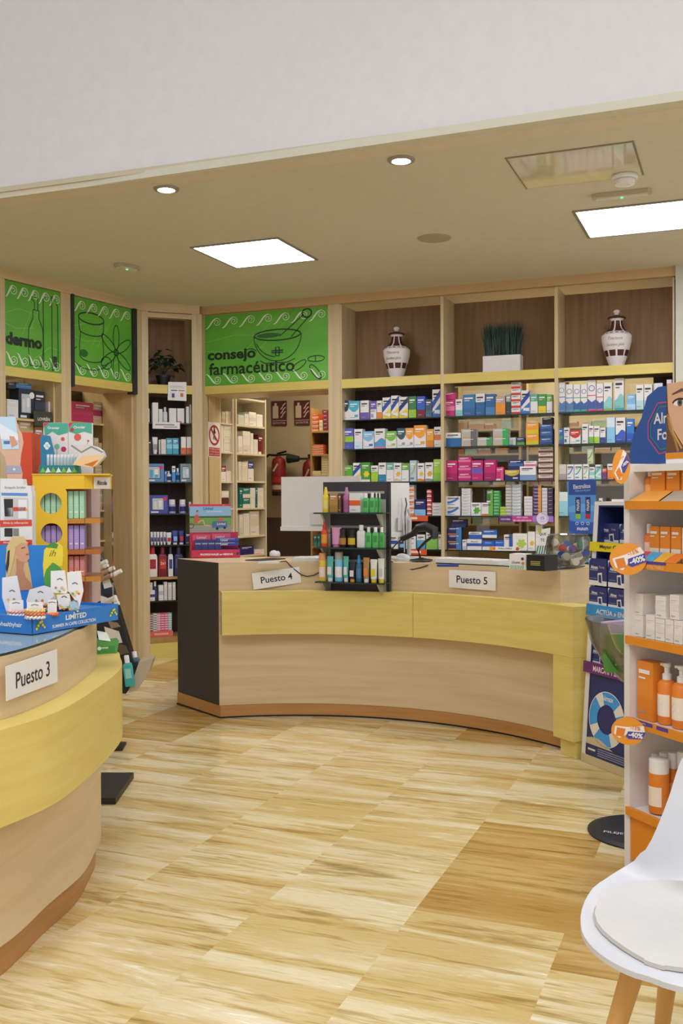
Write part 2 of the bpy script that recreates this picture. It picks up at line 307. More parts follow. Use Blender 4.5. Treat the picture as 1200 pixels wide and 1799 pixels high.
# ---------------- setting ----------------
ZC=3.08
BK=Fr(0,7.75,0); LW=Fr(-5,5.89,81.8); DGp0=(-4.80,7.34); DGp1=(-4.43,7.68)
DG=Fr(DGp0[0],DGp0[1],math.degrees(math.atan2(.34,.37)))
def floor_mat():
    m=bpy.data.materials.new('travertine_floor'); m.use_nodes=True; nt=m.node_tree; b=nt.nodes['Principled BSDF']; N=nt.nodes.new; L=nt.links.new
    tc=N('ShaderNodeTexCoord'); sx=N('ShaderNodeSeparateXYZ'); L(tc.outputs['Object'],sx.inputs[0])
    def math_(op,a,bv=None,c=None):
        n=N('ShaderNodeMath'); n.operation=op
        for i,v in enumerate((a,bv,c)):
            if v is None: continue
            if isinstance(v,(int,float)): n.inputs[i].default_value=v
            else: L(v,n.inputs[i])
        return n.outputs[0]
    ix=math_('FLOOR',math_('DIVIDE',math_('ADD',sx.outputs[0],.02),.5))
    st=math_('MULTIPLY',math_('MODULO',math_('ADD',ix,100),3),.36)
    iy=math_('FLOOR',math_('DIVIDE',math_('ADD',sx.outputs[1],st),.98))
    cb=N('ShaderNodeCombineXYZ'); L(ix,cb.inputs[0]); L(iy,cb.inputs[1])
    wn=N('ShaderNodeTexWhiteNoise'); L(cb.outputs[0],wn.inputs[0])
    off=N('ShaderNodeCombineXYZ'); L(math_('MULTIPLY',wn.outputs[0],3.),off.inputs[1]); L(math_('MULTIPLY',wn.outputs[0],7.),off.inputs[2])
    va=N('ShaderNodeVectorMath'); va.operation='ADD'; L(tc.outputs['Object'],va.inputs[0]); L(off.outputs[0],va.inputs[1])
    def noise(sc,det,dist=.3):
        mp=N('ShaderNodeMapping'); mp.inputs['Scale'].default_value=sc; mp.inputs['Rotation'].default_value=(0,0,.04); L(va.outputs[0],mp.inputs[0])
        n=N('ShaderNodeTexNoise'); n.inputs['Scale'].default_value=1; n.inputs['Detail'].default_value=det; n.inputs['Distortion'].default_value=dist; L(mp.outputs[0],n.inputs['Vector']); return n.outputs[0]
    n1=noise((1.1,13,1),9,1.2); n2=noise((7,62,1),8,1.0); n3=noise((.8,5.5,1),4,.9)
    v=math_('ADD',math_('MULTIPLY',n1,.6),math_('MULTIPLY',n2,.4))
    r=N('ShaderNodeValToRGB'); e=r.color_ramp.elements; e[0].position=.30; e[0].color=hx('a08a5a'); e[1].position=.66; e[1].color=hx('f3ecd8')
    for p,c in ((.39,'c2aa72'),(.45,'d8c592'),(.51,'e6d8b0'),(.57,'dfcfa2')): k=e.new(p); k.color=hx(c)
    L(v,r.inputs[0])
    r3=N('ShaderNodeValToRGB'); e=r3.color_ramp.elements; e[0].position=.40; e[0].color=hx('dcc060'); e[1].position=.56; e[1].color=hx('ffffff'); L(n3,r3.inputs[0])
    mx=N('ShaderNodeMix'); mx.data_type='RGBA'; mx.blend_type='MULTIPLY'; mx.inputs[0].default_value=.6; L(r.outputs[0],mx.inputs[6]); L(r3.outputs[0],mx.inputs[7])
    tr=N('ShaderNodeValToRGB'); e=tr.color_ramp.elements; e[0].color=hx('d2b054'); e[1].color=hx('ffffff'); e[0].position=.14; e[1].position=.3; L(wn.outputs[0],tr.inputs[0])
    m2=N('ShaderNodeMix'); m2.data_type='RGBA'; m2.blend_type='MULTIPLY'; m2.inputs[0].default_value=.7; L(mx.outputs[2],m2.inputs[6]); L(tr.outputs[0],m2.inputs[7])
    L(m2.outputs[2],b.inputs['Base Color']); L(math_('MULTIPLY_ADD',n2,.2,.13),b.inputs['Roughness']); return m
m=MB(); m.box(-7,3,-2.5,10.8,-.05,0,floor_mat()); struct(m,'floor')
CEIL=mat('d2cdba',.8); WHT=mat('dedad9',.8); CREAM=mat('cdbd9c',.8)
m=MB(); m.box(-7,3,4.5,10.8,ZC,ZC+.04,CEIL); struct(m,'ceiling')
BH=Fr(-3.86,4.506,1.56)
m=MB(); m.M=BH.M(); m.box(-3.2,7,0.0,.12,ZC+.05,5.2,WHT); struct(m,'wall_bulkhead')
m=MB(); m.M=BH.M(); m.box(-3.2,7,-.022,.1,ZC-.003,ZC+.05,mat('d8cdb5',.6)); m.box(-3.2,7,-.032,.0,ZC+.028,ZC+.055,mat('c9bda2',.6)); struct(m,'trim_1')
uPA0=LW.px(8,560)[0]; uPB0=LW.px(106,560)[0]; uPB1=LW.px(123,560)[0]; uS2=LW.px(128,560)[0]; uE2=LW.px(231,600)[0]; uE3=LW.px(238,600)[0]
uC=(Vector((DGp0[0],DGp0[1],0))-LW.P).dot(LW.D)
m=MB(); m.M=LW.M(); m.box(-9,uPA0-.12,.42,.5,0,ZC,CREAM); struct(m,'wall_left')
m=MB(); m.box(-7,3,9.95,10.03,0,1.17,mat('4f3c2f',.6)); m.box(-7,3,9.96,10.03,1.17,ZC,mat('b5a384',.85)); struct(m,'wall_back')
m=MB(); m.box(-.436,3,7.70,8.2,0,ZC,mat('c9cabd',.6)); struct(m,'wall_right')
m=MB(); m.box(-7,-6.9,3.0,10,0,ZC,CREAM); struct(m,'wall_side')
m=MB(); m.M=LW.M(); m.box(-9,uC,-.018,.03,3.005,ZC,OAKH); struct(m,'trim_2')
m=MB(); m.M=DG.M(); m.box(-.01,.52,-.018,.03,3.005,ZC,OAKH); struct(m,'trim_3')
m=MB(); m.box(-4.46,3,7.73,7.78,3.01,ZC,mat('c8a778',.5)); struct(m,'trim_4')
# posts
def post(name,fr,u0,u1,d=.12,z1=3.01,mt=None,ins=-.006,z0=0):
    m=MB(); m.M=fr.M(); m.box(u0,u1,ins,d,z0,z1,mt or OAK); return struct(m,name)
post('trim_5',LW,uPA0-.14,uPA0,.12); post('trim_6',LW,uPB0,uPB1,.4)
post('trim_7',LW,uPB1,uS2-.002,.05,z0=2.28,mt=ANTH,ins=-.02); post('trim_8',LW,uE2,uE3,.05,z0=2.28,mt=ANTH,ins=-.02)
post('trim_9',LW,uE3-.0,uC+.012,.1); post('trim_10',DG,0,.07,.1)
uD0=DG.px(252,800)[0]; uD1=DG.px(338,800)[0]
post('trim_11',DG,uD1,uD1+.09,.1)
XL=BK.px(360,620)[0]; XR=BK.px(577,620)[0]; X0=-3.103; X1=-2.222; X2=-1.312; X3=-.446
post('trim_12',BK,-4.47,XL,.06,mt=OAK); post('trim_13',BK,XR,X0,.4,mt=OAK)
# ---------------- shelving bays on the back wall ----------------
ZS=[2.04,1.796,1.52,1.24,.965]
def bay(x0,x1,label,kind):
    r=empty('shelving_unit',label,'shelving unit',(0,7.75,0))
    t=.013; D=.34
    for a in (x0,x1-t):
        MB().box(a,a+t,0,D,0,3.005,OAK).build('side_panel',r)
    MB().box(x0+t,x1-t,D-.015,D,2.31,3.0,BRN).build('back_panel',r)
    MB().box(x0+t,x1-t,.0,D-.02,2.335,2.365,OAKH).build('shelf_board',r)
    MB().box(x0+t,x1-t,-.004,.02,2.303,2.378,YEL).build('fascia',r)
    if kind=='dark': MB().box(x0+t,x1-t,D-.03,D-.015,.75,2.31,DBR).build('lower_back_panel',r)
    else:
        xs=x1-t if kind=='glass' else x0+(x1-x0)*.80
        MB().box(x0+t,xs,D-.03,D-.022,.75,2.31,CLEAR).build('glass_back',r)
        if kind!='glass': MB().box(xs,x1-t,D-.03,D-.015,.75,2.31,DBR).build('lower_back_panel',r)
        MB().box(x0+t,x0+.05,D-.045,D-.031,.75,2.3,OAK).build('upright_strip',r)
    for z in ZS:
        g=MB(); g.box(x0+t,x1-t,.022,D-.05,z-.009,z-.001,SHG); g.box(x0+t,x1-t,.018,.022,z-.010,z-.0005,GEDGE); g.build('glass_shelf',r)
    MB().box(x0+t,x1-t,.01,D,0.0,.75,OAKH).build('base_cabinet',r)
bay(X0,X1,'dark-backed shelving bay beside the doorway, with the vase above it','dark')
bay(X1,X2,'glass-backed shelving bay below the white grass planter','glass')
bay(X2,X3,'right-hand shelving bay with pale boxes and a vase on top','part')
# ---------------- green sign panels ----------------
GR=wood('sign_green','58a634','69b83c',(2,2,5),.5,2)
LN='1c3f2a'
def scrolls(m,u0,u1,z,n,amp,flip=1,c='e6eede'):
    w=(u1-u0)/n
    for k in range(n):
        a=u0+k*w; P=[]
        for i in range(12): t=i/11; P.append((a+w*(.0+.62*t),z-flip*amp*(.9*math.cos(math.pi*t))*.5))
        cx,cz=a+w*.68,z+flip*amp*.12
        for i in range(26):
            t=i/25; an=(2.2-t*10.2); rr=amp*.40*(1-t*.82); P.append((cx+rr*math.cos(an)*1.1,cz+flip*rr*math.sin(an)))
        P=[p for p in P if u0-.01<p[0]<u1+.0]
        if len(P)>3: m.line(P,[amp*(.05+.10*math.sin(3.14*min(1,i/14)) if i<14 else .05) for i in range(len(P))],c)
def sign(fr,u0,u1,z0,z1,label,draw,yz):
    r=empty('sign_panel',label,'sign',fr.pt(u0,0,z0),fr.a)
    w=u1-u0;h=z1-z0
    MB().box(0,w,.0,.02,0,h,GR).build('board',r)
    MB().box(0,w,-.006,.03,-yz,-.001,YEL).build('fascia',r)
    m=MB(); scrolls(m,.01,w-.01,h*.88,7 if w>1 else 5,h*.15); m.build('scroll_border',r); m=MB(); scrolls(m,.01,w-.01,h*.10,7 if w>1 else 5,h*.15,-1); m.build('scroll_border',r)
    m=MB()
    for pts in ([(0,.62),(.25,.7),(.55,.66)],[(0,.5),(.2,.46),(.5,.5)],[(.3,.4),(.62,.97)],[(.4,.4),(.75,.97)],[(.45,.1),(.8,.3),(.98,.28)]):
        m.line([(a*w,b*h) for a,b in pts],.004,'86c860',y=-.0006)
    m.build('pale_lines',r); draw(r,w,h)
def el(cx,cz,rx,rz,a0=0,a1=6.2832,n=24,rot=0):
    o=[]
    for i in range(n+1):
        t=a0+(a1-a0)*i/n; x,z=rx*math.cos(t),rz*math.sin(t); o.append((cx+x*math.cos(rot)-z*math.sin(rot),cz+x*math.sin(rot)+z*math.cos(rot)))
    return o
def d1(r,w,h):
    m=MB(); q=.0085
    m.line(el(.60*w,.66*h,.185*w,.075*h),q*1.4,LN); m.line(el(.60*w,.66*h,.19*w,.36*h,math.pi,2*math.pi),q,LN); m.line(el(.6*w,.66*h,.18*w,.30*h,3.5,4.6),q,LN)
    m.line([(.46*w,.315*h),(.5*w,.275*h),(.68*w,.275*h),(.74*w,.32*h)],q,LN)
    m.poly(el(.53*w,.66*h,.10*w,.035*h,n=14),'2d6a33',y=-.001)
    m.line([(.62*w,.64*h),(.80*w,.90*h)],q,LN); m.line([(.71*w,.62*h),(.85*w,.88*h)],q,LN); m.line(el(.835*w,.93*h,.036*w,.058*h),q*1.5,LN)
    for s,k in ((.045,.014),(.014,.06)):
        m.line([(.6*w-s*w,.43*h-k*h),(.6*w+s*w,.43*h-k*h),(.6*w+s*w,.43*h+k*h),(.6*w-s*w,.43*h+k*h),(.6*w-s*w,.43*h-k*h)],q*1.3,LN)
    m.line(el(.77*w,.22*h,.065*w,.042*h,rot=.55),q,LN); m.line(el(.905*w,.30*h,.065*w,.04*h),q,LN); m.line(el(.9*w,.12*h,.065*w,.045*h,rot=-.9),q,LN); m.line([(.9*w,.26*h),(.9*w,.34*h)],q,LN)
    m.line(el(.38*w,.44*h,.05*w,.05*h,0,3.1),q,LN); m.build('mortar_drawing',r)
    m=MB(); m.text('consejo',.225*w,.41*h,.40*w,.185*h,'1a2b1c',bold=.035,fit=True,y=-.003); m.text('farmacéutico',.385*w,.235*h,.70*w,.175*h,'1a2b1c',bold=.018,fit=True,y=-.003); m.build('lettering',r)
sign(BK,XL,XR,2.38,3.0,'green sign reading consejo farmacéutico with a mortar drawing',d1,.072)
def d2(r,w,h):
    m=MB(); q=.0078
    m.line([(.43*w,.05*h),(.40*w,.3*h),(.42*w,.5*h),(.49*w,.62*h),(.49*w,.72*h),(.6*w,.72*h),(.6*w,.62*h),(.67*w,.5*h),(.68*w,.3*h),(.64*w,.05*h),(.43*w,.05*h)],q,LN)
    m.line([(.52*w,.72*h),(.52*w,.82*h),(.47*w,.84*h),(.47*w,.87*h),(.58*w,.87*h),(.58*w,.72*h)],q,LN)
    m.line([(.68*w,.04*h),(.68*w,.88*h),(.84*w,.93*h),(.84*w,.0*h+.02*h),(.68*w,.04*h)],q,LN); m.line([(.84*w,.93*h),(.95*w,.82*h),(.95*w,.08*h),(.84*w,.02*h)],q,LN)
    for i in range(5): m.line([(.86*w+i*.016*w,.07*h),(.86*w+i*.016*w,.2*h)],q*.9,LN)
    m.build('bottle_drawing',r)
    m=MB(); m.text('dermo',.33*w,.33*h,.64*w,.15*h,'1a2b1c',bold=.05,fit=True,y=-.003); m.build('lettering',r)
sign(LW,uPA0,uPB0,2.37,3.0,'green sign reading dermo with a pump bottle drawing',d2,.07)
def d3(r,w,h):
    m=MB(); q=.0085
    m.line(el(.30*w,.76*h,.21*w,.07*h),q*1.3,LN); m.line([(.09*w,.76*h),(.10*w,.62*h),(.12*w,.56*h),(.1*w,.4*h),(.11*w,.26*h)],q,LN); m.line([(.51*w,.76*h),(.5*w,.62*h),(.48*w,.56*h),(.5*w,.4*h),(.5*w,.28*h)],q,LN)
    m.line(el(.3*w,.6*h,.2*w,.06*h,3.2,6.2),q,LN); m.line(el(.3*w,.28*h,.2*w,.08*h,3.2,6.2),q,LN); m.line(el(.28*w,.26*h,.30*w,.16*h,2.4,6.1),q,LN); m.poly(el(.17*w,.3*h,.07*w,.05*h,n=12),'2d6a33',y=-.001)
    for k in range(6):
        a=k*1.047+.5; cx,cz=.72*w+.15*w*math.cos(a),.38*h+.2*h*math.sin(a); m.line(el(cx,cz,.15*w,.055*h,rot=math.atan2(.2*h*math.sin(a),.15*w*math.cos(a))),q,LN)
    m.line(el(.72*w,.38*h,.04*w,.04*h),q*1.4,LN); m.line(el(.55*w,.22*h,.09*w,.08*h),q,LN); m.build('jar_and_flower_drawing',r)
sign(LW,uS2,uE2,2.37,3.0,'green sign drawn with a cream jar and a flower',d3,.07)
# ---------------- diagonal corner unit ----------------
r=empty('corner_shelving_unit','narrow dark-backed corner shelving unit with the potted plant on top','shelving unit',DG.pt(0),DG.a)
a0,a1=uD0,uD1; D=.33
for k,u in enumerate((a0-.02,a1)): MB().box(u,u+.02,.0,D,0,3.0,OAK).build('side_panel',r)
MB().box(a0,a1,D-.02,D,2.3,3.0,BRN).build('back_panel',r); MB().box(a0,a1,D-.02,D,.1,2.3,DBR).build('lower_back_panel',r)
MB().box(a0,a1,.0,D,2.33,2.36,OAKH).build('shelf_board',r); MB().box(a0,a1,-.004,.02,2.303,2.378,YEL).build('fascia',r)
ZD=[DG.px(295,y,.05)[1] for y in (743,798,846.5,902,957)]+[DG.px(295,1013,.05)[1],DG.px(295,1054.5,.05)[1]]
ZD8=DG.px(283,1118,.05)[1]
for i,z in enumerate(ZD):
    g=MB()
    if i==5: g.box(a0,a1,.03,D-.03,z-.022,z-.001,WARM); g.build('wooden_shelf',r)
    else: g.box(a0,a1,.034,D-.03,z-.008,z-.001,SHG); g.box(a0,a1,.03,.034,z-.011,z-.0005,'22282a'); g.build('glass_shelf',r)
g=MB(); g.box(a0,a1,.02,D-.02,ZD8-.05,ZD8-.001,WARM); g.build('base_board',r)
MB().box(a0,a1,.0,.03,0.0,ZD8-.052,YEL).build('kickboard',r)
MB().box(a0,a1,.0,.02,2.96,3.0,OAKH).build('top_rail',r)
# ---------------- left opening: display niche and doorway ----------------
JD=.36
m=MB(); m.M=LW.M(); m.box(uE3-.025,uE3+.0,.03,JD,0,2.31,JMB); struct(m,'door_1','light wood side panel of the doorway left of the corner shelves')
m=MB(); m.M=LW.M(); m.box(uPB1,uE3-.025,.03,JD,2.3,2.32,OAKH); struct(m,'trim_14')
def unit(name,label,fr,u0,u1,dep,zs,z1,mt,back=None,t=.018,z0=0,rails=True,cat='shelving unit'):
    r=empty(name,label,cat,fr.pt(0),fr.a)
    for u in (u0,u1-t): MB().box(u,u+t,0,dep,z0,z1,mt).build('side_panel',r)
    MB().box(u0+t,u1-t,dep-.012,dep,z0,z1,back or mt).build('back_panel',r)
    for z in zs: MB().box(u0+t,u1-t,.004,dep-.013,z-t,z-.0006,mt).build('shelf',r)
    return r
NICHE=LW.off(.06)
zn=[NICHE.px(60,y,.03)[1] for y in (737,792,850)]
unit('display_niche','recessed wooden display niche below the dermo sign',NICHE,uPA0,uPB0-.002,.34,zn+[.6],2.3,JMB,BRN)
SR=LW.off(JD-.02)
us0=SR.px(124,760)[0]; us1=SR.px(183,760)[0]
zr=[SR.px(150,y,.02)[1] for y in (742,795,848,896,950)]
unit('side_room_shelving','wooden shelving seen through the doorway beside the dermo sign',SR,us0-.5,us1+.1,.35,zr,2.35,JMB,mat('5d4a3a',.7))
# ---------------- storeroom seen through the pharmacy doorway ----------------
yA=None
r_=ray(387,850); tt=XL/r_.x; yJ=r_.y*tt
m=MB(); m.box(XL-.02,XL,7.80,yJ,0,2.32,JMB); struct(m,'door_2','light wood side panel of the doorway carrying the no entry sign')
m=MB(); m.box(XL-.02,XR,7.78,8.15,2.30,2.33,OAKH); struct(m,'trim_15')
WSH=mat('d9caa8',.6)
pA=ray(415,850); tA=(yJ+.22)/pA.y; ax,ay=pA.x*tA,pA.y*tA
SA=Fr(ax,ay,83); uA1=SA.px(466,800)[0]
pb=Vector((XL+.005,yJ+.02,0)); dB=Vector((ax,ay,0))-pb; SB=Fr(pb.x,pb.y,math.degrees(math.atan2(dB.y,dB.x))); uB1=dB.length
zA=[SA.px(440,y,.02)[1] for y in (701,748,797,845,892,940.5,974)]
zB=[SB.px(400,y,.02)[1] for y in (744,794.5,846,893,944)]
unit('storeroom_shelving','cream open shelving with a bright end panel inside the storeroom',SA,0,uA1+.02,.28,zA,zA[0]+.01,WSH,mat('cbbb98',.7))
unit('storeroom_shelving','narrow cream shelving next to the no entry sign',SB,-.02,uB1-.03,.16,zB,2.6,WSH,mat('cbbb98',.7),t=.014)
SW=Fr(0,9.2,0); uw0=SW.px(545,800)[0]; uw1=SW.px(600,800)[0]
zW=[SW.px(562,y,.02)[1] for y in (757,798,836,960)]
unit('storeroom_bookcase','warm wood narrow shelving behind the left monitor',SW,uw0,uw1,.28,zW,SW.px(562,716)[1],WARM,mat('6b4a2c',.6))
SG=Fr(0,8.75,0); g0=SG.px(792,800)[0]; g1=SG.px(1150,800)[0]
zG=[SG.px(850,y,.02)[1] for y in (754,797,852,920)]
unit('storeroom_shelving','pale storeroom shelving seen through the glass-backed bays',SG,g0,SG.px(915,800)[0],.3,zG,2.5,JMB,mat('bfae8c',.7))
unit('storeroom_shelving','pale storeroom shelving behind the right bay glass',SG,SG.px(925,800)[0],g1,.3,zG,2.5,JMB,mat('bfae8c',.7))
# ---------------- counters ----------------
def arc(cx,cy,r,a0,a1,n): return [(cx+r*math.cos(math.radians(a0+(a1-a0)*i/n)),cy+r*math.sin(math.radians(a0+(a1-a0)*i/n))) for i in range(n+1)]
def ringx(m,inn,out,z0,z1,mt,top=None,ends=None,inner=None):
    n=len(inn); v=[(x,y,z0) for x,y in inn]+[(x,y,z0) for x,y in out]+[(x,y,z1) for x,y in inn]+[(x,y,z1) for x,y in out]
    m.add(v,[(i,i+1,2*n+i+1,2*n+i) for i in range(n-1)],inner or mt); m.add(v,[(n+i+1,n+i,3*n+i,3*n+i+1) for i in range(n-1)],mt)
    m.add(v,[(2*n+i,2*n+i+1,3*n+i+1,3*n+i) for i in range(n-1)],top or mt); m.add(v,[(i+1,i,n+i,n+i+1) for i in range(n-1)],mt)
    e=ends or (mt,mt); m.add(v,[(n,0,2*n,3*n)],e[0]); m.add(v,[(n-1,2*n-1,4*n-1,3*n-1)],e[1]); return m
CX,CY,CR=-1.98,4.07,1.807
c1=empty('service_counter','curved light wood service counter with a yellow band and black end','counter',(CX,5.9,0))
def rel(p): return [(x-CX,y-5.9) for x,y in p]
fr_=arc(CX,CY,CR,126.2,53.9,60); BL=(-3.53,5.83); BR=(-.75,6.06)
bkp=[]
for i in range(61):
    t=i/60; bkp.append((BL[0]+(BR[0]-BL[0])*t,BL[1]+(BR[1]-BL[1])*t+.62*math.sin(math.pi*t)))
m=MB(); ringx(m,rel(fr_),rel(bkp),.084,.985,CWOOD,ends=(ANTH,CWOOD)); m.build('body',c1,smooth=True)
m=MB(); f2=arc(CX,CY,CR+.004,126.0,52,60); ringx(m,rel(f2),rel([(x,y-.01) for x,y in bkp]),0.012,.083,PLI); m.build('plinth',c1,smooth=True)
m=MB(); ringx(m,rel(arc(CX,CY,CR+.012,126.,52,60)),rel([(x,y-.02) for x,y in bkp]),0.001,.012,'1c1a1a'); m.build('plinth_seal',c1)
m=MB(); ringx(m,rel(arc(CX,CY,CR-.1,126.0,85.5,40)),rel(arc(CX,CY,CR-.001,126.0,85.5,40)),.54,.81,YELL,ends=(CWOOD,YELL)); m.build('yellow_band',c1,smooth=True)
m=MB(); ringx(m,rel(arc(CX,CY,CR-.1,85.42,47,40)),rel(arc(CX,CY,CR-.001,85.42,53.95,34)+arc(CX,CY,CR+.04,52,47,5)),.54,.81,YELL); m.build('yellow_band',c1,smooth=True)
m=MB(); ringx(m,rel(arc(CX,CY,CR-.1,52.4,47,8)),rel(arc(CX,CY,CR+.04,52.4,47,8)),.095,.539,YELL); m.build('end_panel',c1,smooth=True)
m=MB(); ringx(m,rel(arc(CX,CY,CR-.07,51.6,47.4,8)),rel(arc(CX,CY,CR+.03,51.6,47.4,8)),.001,.094,YELL); m.build('foot',c1,smooth=True)
CT=.9855
# glass top plate on right portion
m=MB(); ringx(m,arc(CX,CY,CR+.01,82,55.5,24),arc(CX,CY,CR+.33,82,57.5,24),CT,CT+.006,GEDGE,top=mat('a9b1a8',.12)); tag(m.build('glass_plate'),'smoky glass plate lying on the wooden counter top behind Puesto 5','glass plate')
# left counter (convex)
def smooth_(pts,n=6):
    o=[]
    for i in range(len(pts)-1):
        p0=pts[max(0,i-1)];p1=pts[i];p2=pts[i+1];p3=pts[min(len(pts)-1,i+2)]
        for k in range(n):
            t=k/n; o.append(tuple(.5*((2*p1[j])+(-p0[j]+p2[j])*t+(2*p0[j]-5*p1[j]+4*p2[j]-p3[j])*t*t+(-p0[j]+3*p1[j]-3*p2[j]+p3[j])*t**3) for j in (0,1)))
    return o+[pts[-1]]
def Zp(x,y,z): q=onz(x,y,z); return (q.x,q.y)
yo=smooth_([(-2.45,1.1),(-2.08,1.6),(-1.93,1.95)]+[Zp(0,1283,.76),Zp(108,1247,.76),Zp(187,1197,.76),Zp(213,1172,.76),(-2.30,3.36),(-2.42,3.50),(-2.62,3.56),(-2.95,3.5),(-3.2,3.2)])
ti=smooth_([(-2.6,1.2),(-2.2,1.65),(-2.04,2.0)]+[Zp(0,1262,.765),Zp(90,1227,.765),Zp(144,1193,.765),Zp(168,1170,.765),(-2.36,3.27),(-2.52,3.36),(-2.8,3.36),(-3.05,3.1)])
bo=smooth_([(-2.6,1.2),(-2.2,1.65),(-2.03,1.95)]+[Zp(0,1725,.0),Zp(87,1642,.0),Zp(144,1588,.0),Zp(168,1543,.0),(-2.27,3.18),(-2.38,3.30),(-2.62,3.38),(-2.9,3.3),(-3.1,3.05)])
c2=empty('service_counter','near curved light wood counter with a yellow ledge marked Puesto 3','counter',(-2.5,2.5,0))
def rl(p,k=0): return [(x+2.5,y-2.5) for x,y in p]
BKc=[(-3.25,2.2),(-3.1,1.0)]
m=MB(); m.prism(rl(bo+BKc),.10,.489,CWOOD); m.build('body',c2,smooth=True)
m=MB(); m.prism(rl([(x-.02,y-.01) for x,y in bo]+BKc),.001,.10,PLI); m.build('plinth',c2,smooth=True)
m=MB(); m.prism(rl(yo+BKc),.49,.76,YELL); m.build('yellow_band',c2,smooth=True)
m=MB(); m.prism(rl(ti+[(-3.2,2.2),(-3.05,1.1)]),.7605,.94,CWOOD); m.build('upper_tier',c2,smooth=True)
m=MB(); m.prism(rl([(x-.012,y-.006) for x,y in ti]+[(-3.1,2.2),(-3.0,1.2)]),.9402,.948,GEDGE,top=mat('9fb0b5',.06)); m.build('glass_top',c2)
CT2=.9485
def fit_text(s_,size=.5,bold=.012,tc='1d1d1f'):
    def deco(m,w,h,r,y): m.text(s_,0,0,w*.66,h*size,tc,y=y-.001,rot=r,bold=bold)
    return deco
def frame_at_counter(th,r): 
    x,y=CX+r*math.cos(math.radians(th)),CY+r*math.sin(math.radians(th)); return Fr(x,y,th-90)
card(Fr(-2.72,5.70,28),[(442.3,1007.3),(526,995.7),(529.3,1023.5),(445.7,1036)],'counter_sign','white paper sign reading Puesto 4 on the curved counter','sign',deco=fit_text('Puesto 4'))
f5=frame_at_counter(72.6,CR-.016); card(f5,[(789,1000.7),(871,1005),(871,1038),(789,1032)],'counter_sign','white paper sign reading Puesto 5 on the right of the counter','sign',deco=fit_text('Puesto 5'))
q0=Zp(9,1212,.847);q1=Zp(100,1175,.847)
f3=Fr(q0[0],q0[1],math.degrees(math.atan2(q1[1]-q0[1],q1[0]-q0[0])),-.022)
card(f3,[(9.3,1171),(99.2,1140.6),(100.3,1197.8),(10.5,1231.6)],'counter_sign','white paper sign reading Puesto 3 on the near left counter','sign',deco=fit_text('Puesto 3',bold=.005))
# ---------------- ceiling fittings ----------------
for cx,cy,lab in ((-3.10,6.18,'square recessed LED ceiling panel above the doorway end of the counter'),(-.59,6.32,'square recessed LED ceiling panel at the right edge'),(1.9,6.4,'unseen square LED ceiling panel added further right for more light')):  # last panel is out of view, added to brighten the back area
    r=empty('ceiling_light',lab,'ceiling light',(cx,cy,ZC)); s=.31
    m=MB()
    for a in ((-s-.02,-s,-s-.02,s+.02),(s,s+.02,-s-.02,s+.02),(-s,s,-s-.02,-s),(-s,s,s,s+.02)): m.box(a[0],a[1],a[2],a[3],-.008,-.0005,'8f8a7c')
    m.build('frame',r); MB().box(-s,s,-s,s,-.005,-.0005,LED).build('diffuser',r)
for cx,cy,lab in ((-2.896,4.697,'small round spotlight nearer the dermo sign side of the ceiling'),(-1.568,4.746,'small round spotlight near the middle of the ceiling edge')):
    r=empty('recessed_spotlight',lab,'ceiling light',(cx,cy,ZC))
    MB().lathe([(.045,-.001),(.048,-.012),(.066,-.010),(.07,-.001)],'9b927f',n=28,cap=False).build('trim_ring',r); MB().lathe([(.001,-.0125),(.044,-.011),(.045,-.002)],SPOT,n=24,cap=False).build('lens',r)
m=MB(); m.lathe([(.002,-.010),(.09,-.010),(.105,-.006),(.11,-.001)],mat('ab9f80',.8),n=32,cap=False); tag(m.build('ceiling_speaker',loc=(-1.846,6.267,ZC)),'round beige speaker grille in the ceiling','speaker')
def emergency(cx,cy,w,d,lab,rz=0):
    r=empty('emergency_light',lab,'emergency light',(cx,cy,ZC),rz)
    MB().cbox(-w/2,w/2,-d/2,d/2,-.022,-.001,mat('b9ae92',.5),.02).build('housing',r); MB().cbox(-w/2+.02,w/2-.02,-d/2+.012,d/2-.012,-.028,-.0225,mat('d8d6c8',.3),.01).build('diffuser',r)
    MB().box(-.006,.006,-.006,.006,-.031,-.0285,GLED).build('indicator',r)
emergency(-4.12,6.14,.20,.09,'slim emergency light with a green indicator near the left cabinets',1.3); emergency(-.608,5.733,.32,.07,'oblong emergency light beside the right ceiling hatch',.02)
r=empty('ceiling_hatch','glossy reflective access hatch in the ceiling','ceiling hatch',(-.775,5.19,ZC))
MB().box(-.30,.30,-.26,.26,-.006,-.0005,MIRR and mat('d2cab2',.05)).build('panel',r)
m=MB()
for a in ((-.31,-.3,-.27,.27),(.3,.31,-.27,.27),(-.3,.3,-.27,-.26),(-.3,.3,.26,.27)): m.box(a[0],a[1],a[2],a[3],-.004,-.0005,'8b8064')
m.build('rim',r)
r=empty('smoke_detector','white smoke detector hanging by the ceiling hatch','smoke detector',(-.56,5.42,ZC-.007))
MB().lathe([(.03,-.05),(.05,-.045),(.055,-.03),(.055,-.024)],'wh',n=24).build('sensor_head',r); MB().lathe([(.062,-.022),(.068,-.012),(.066,-.001)],'wh',n=24).build('mount',r)
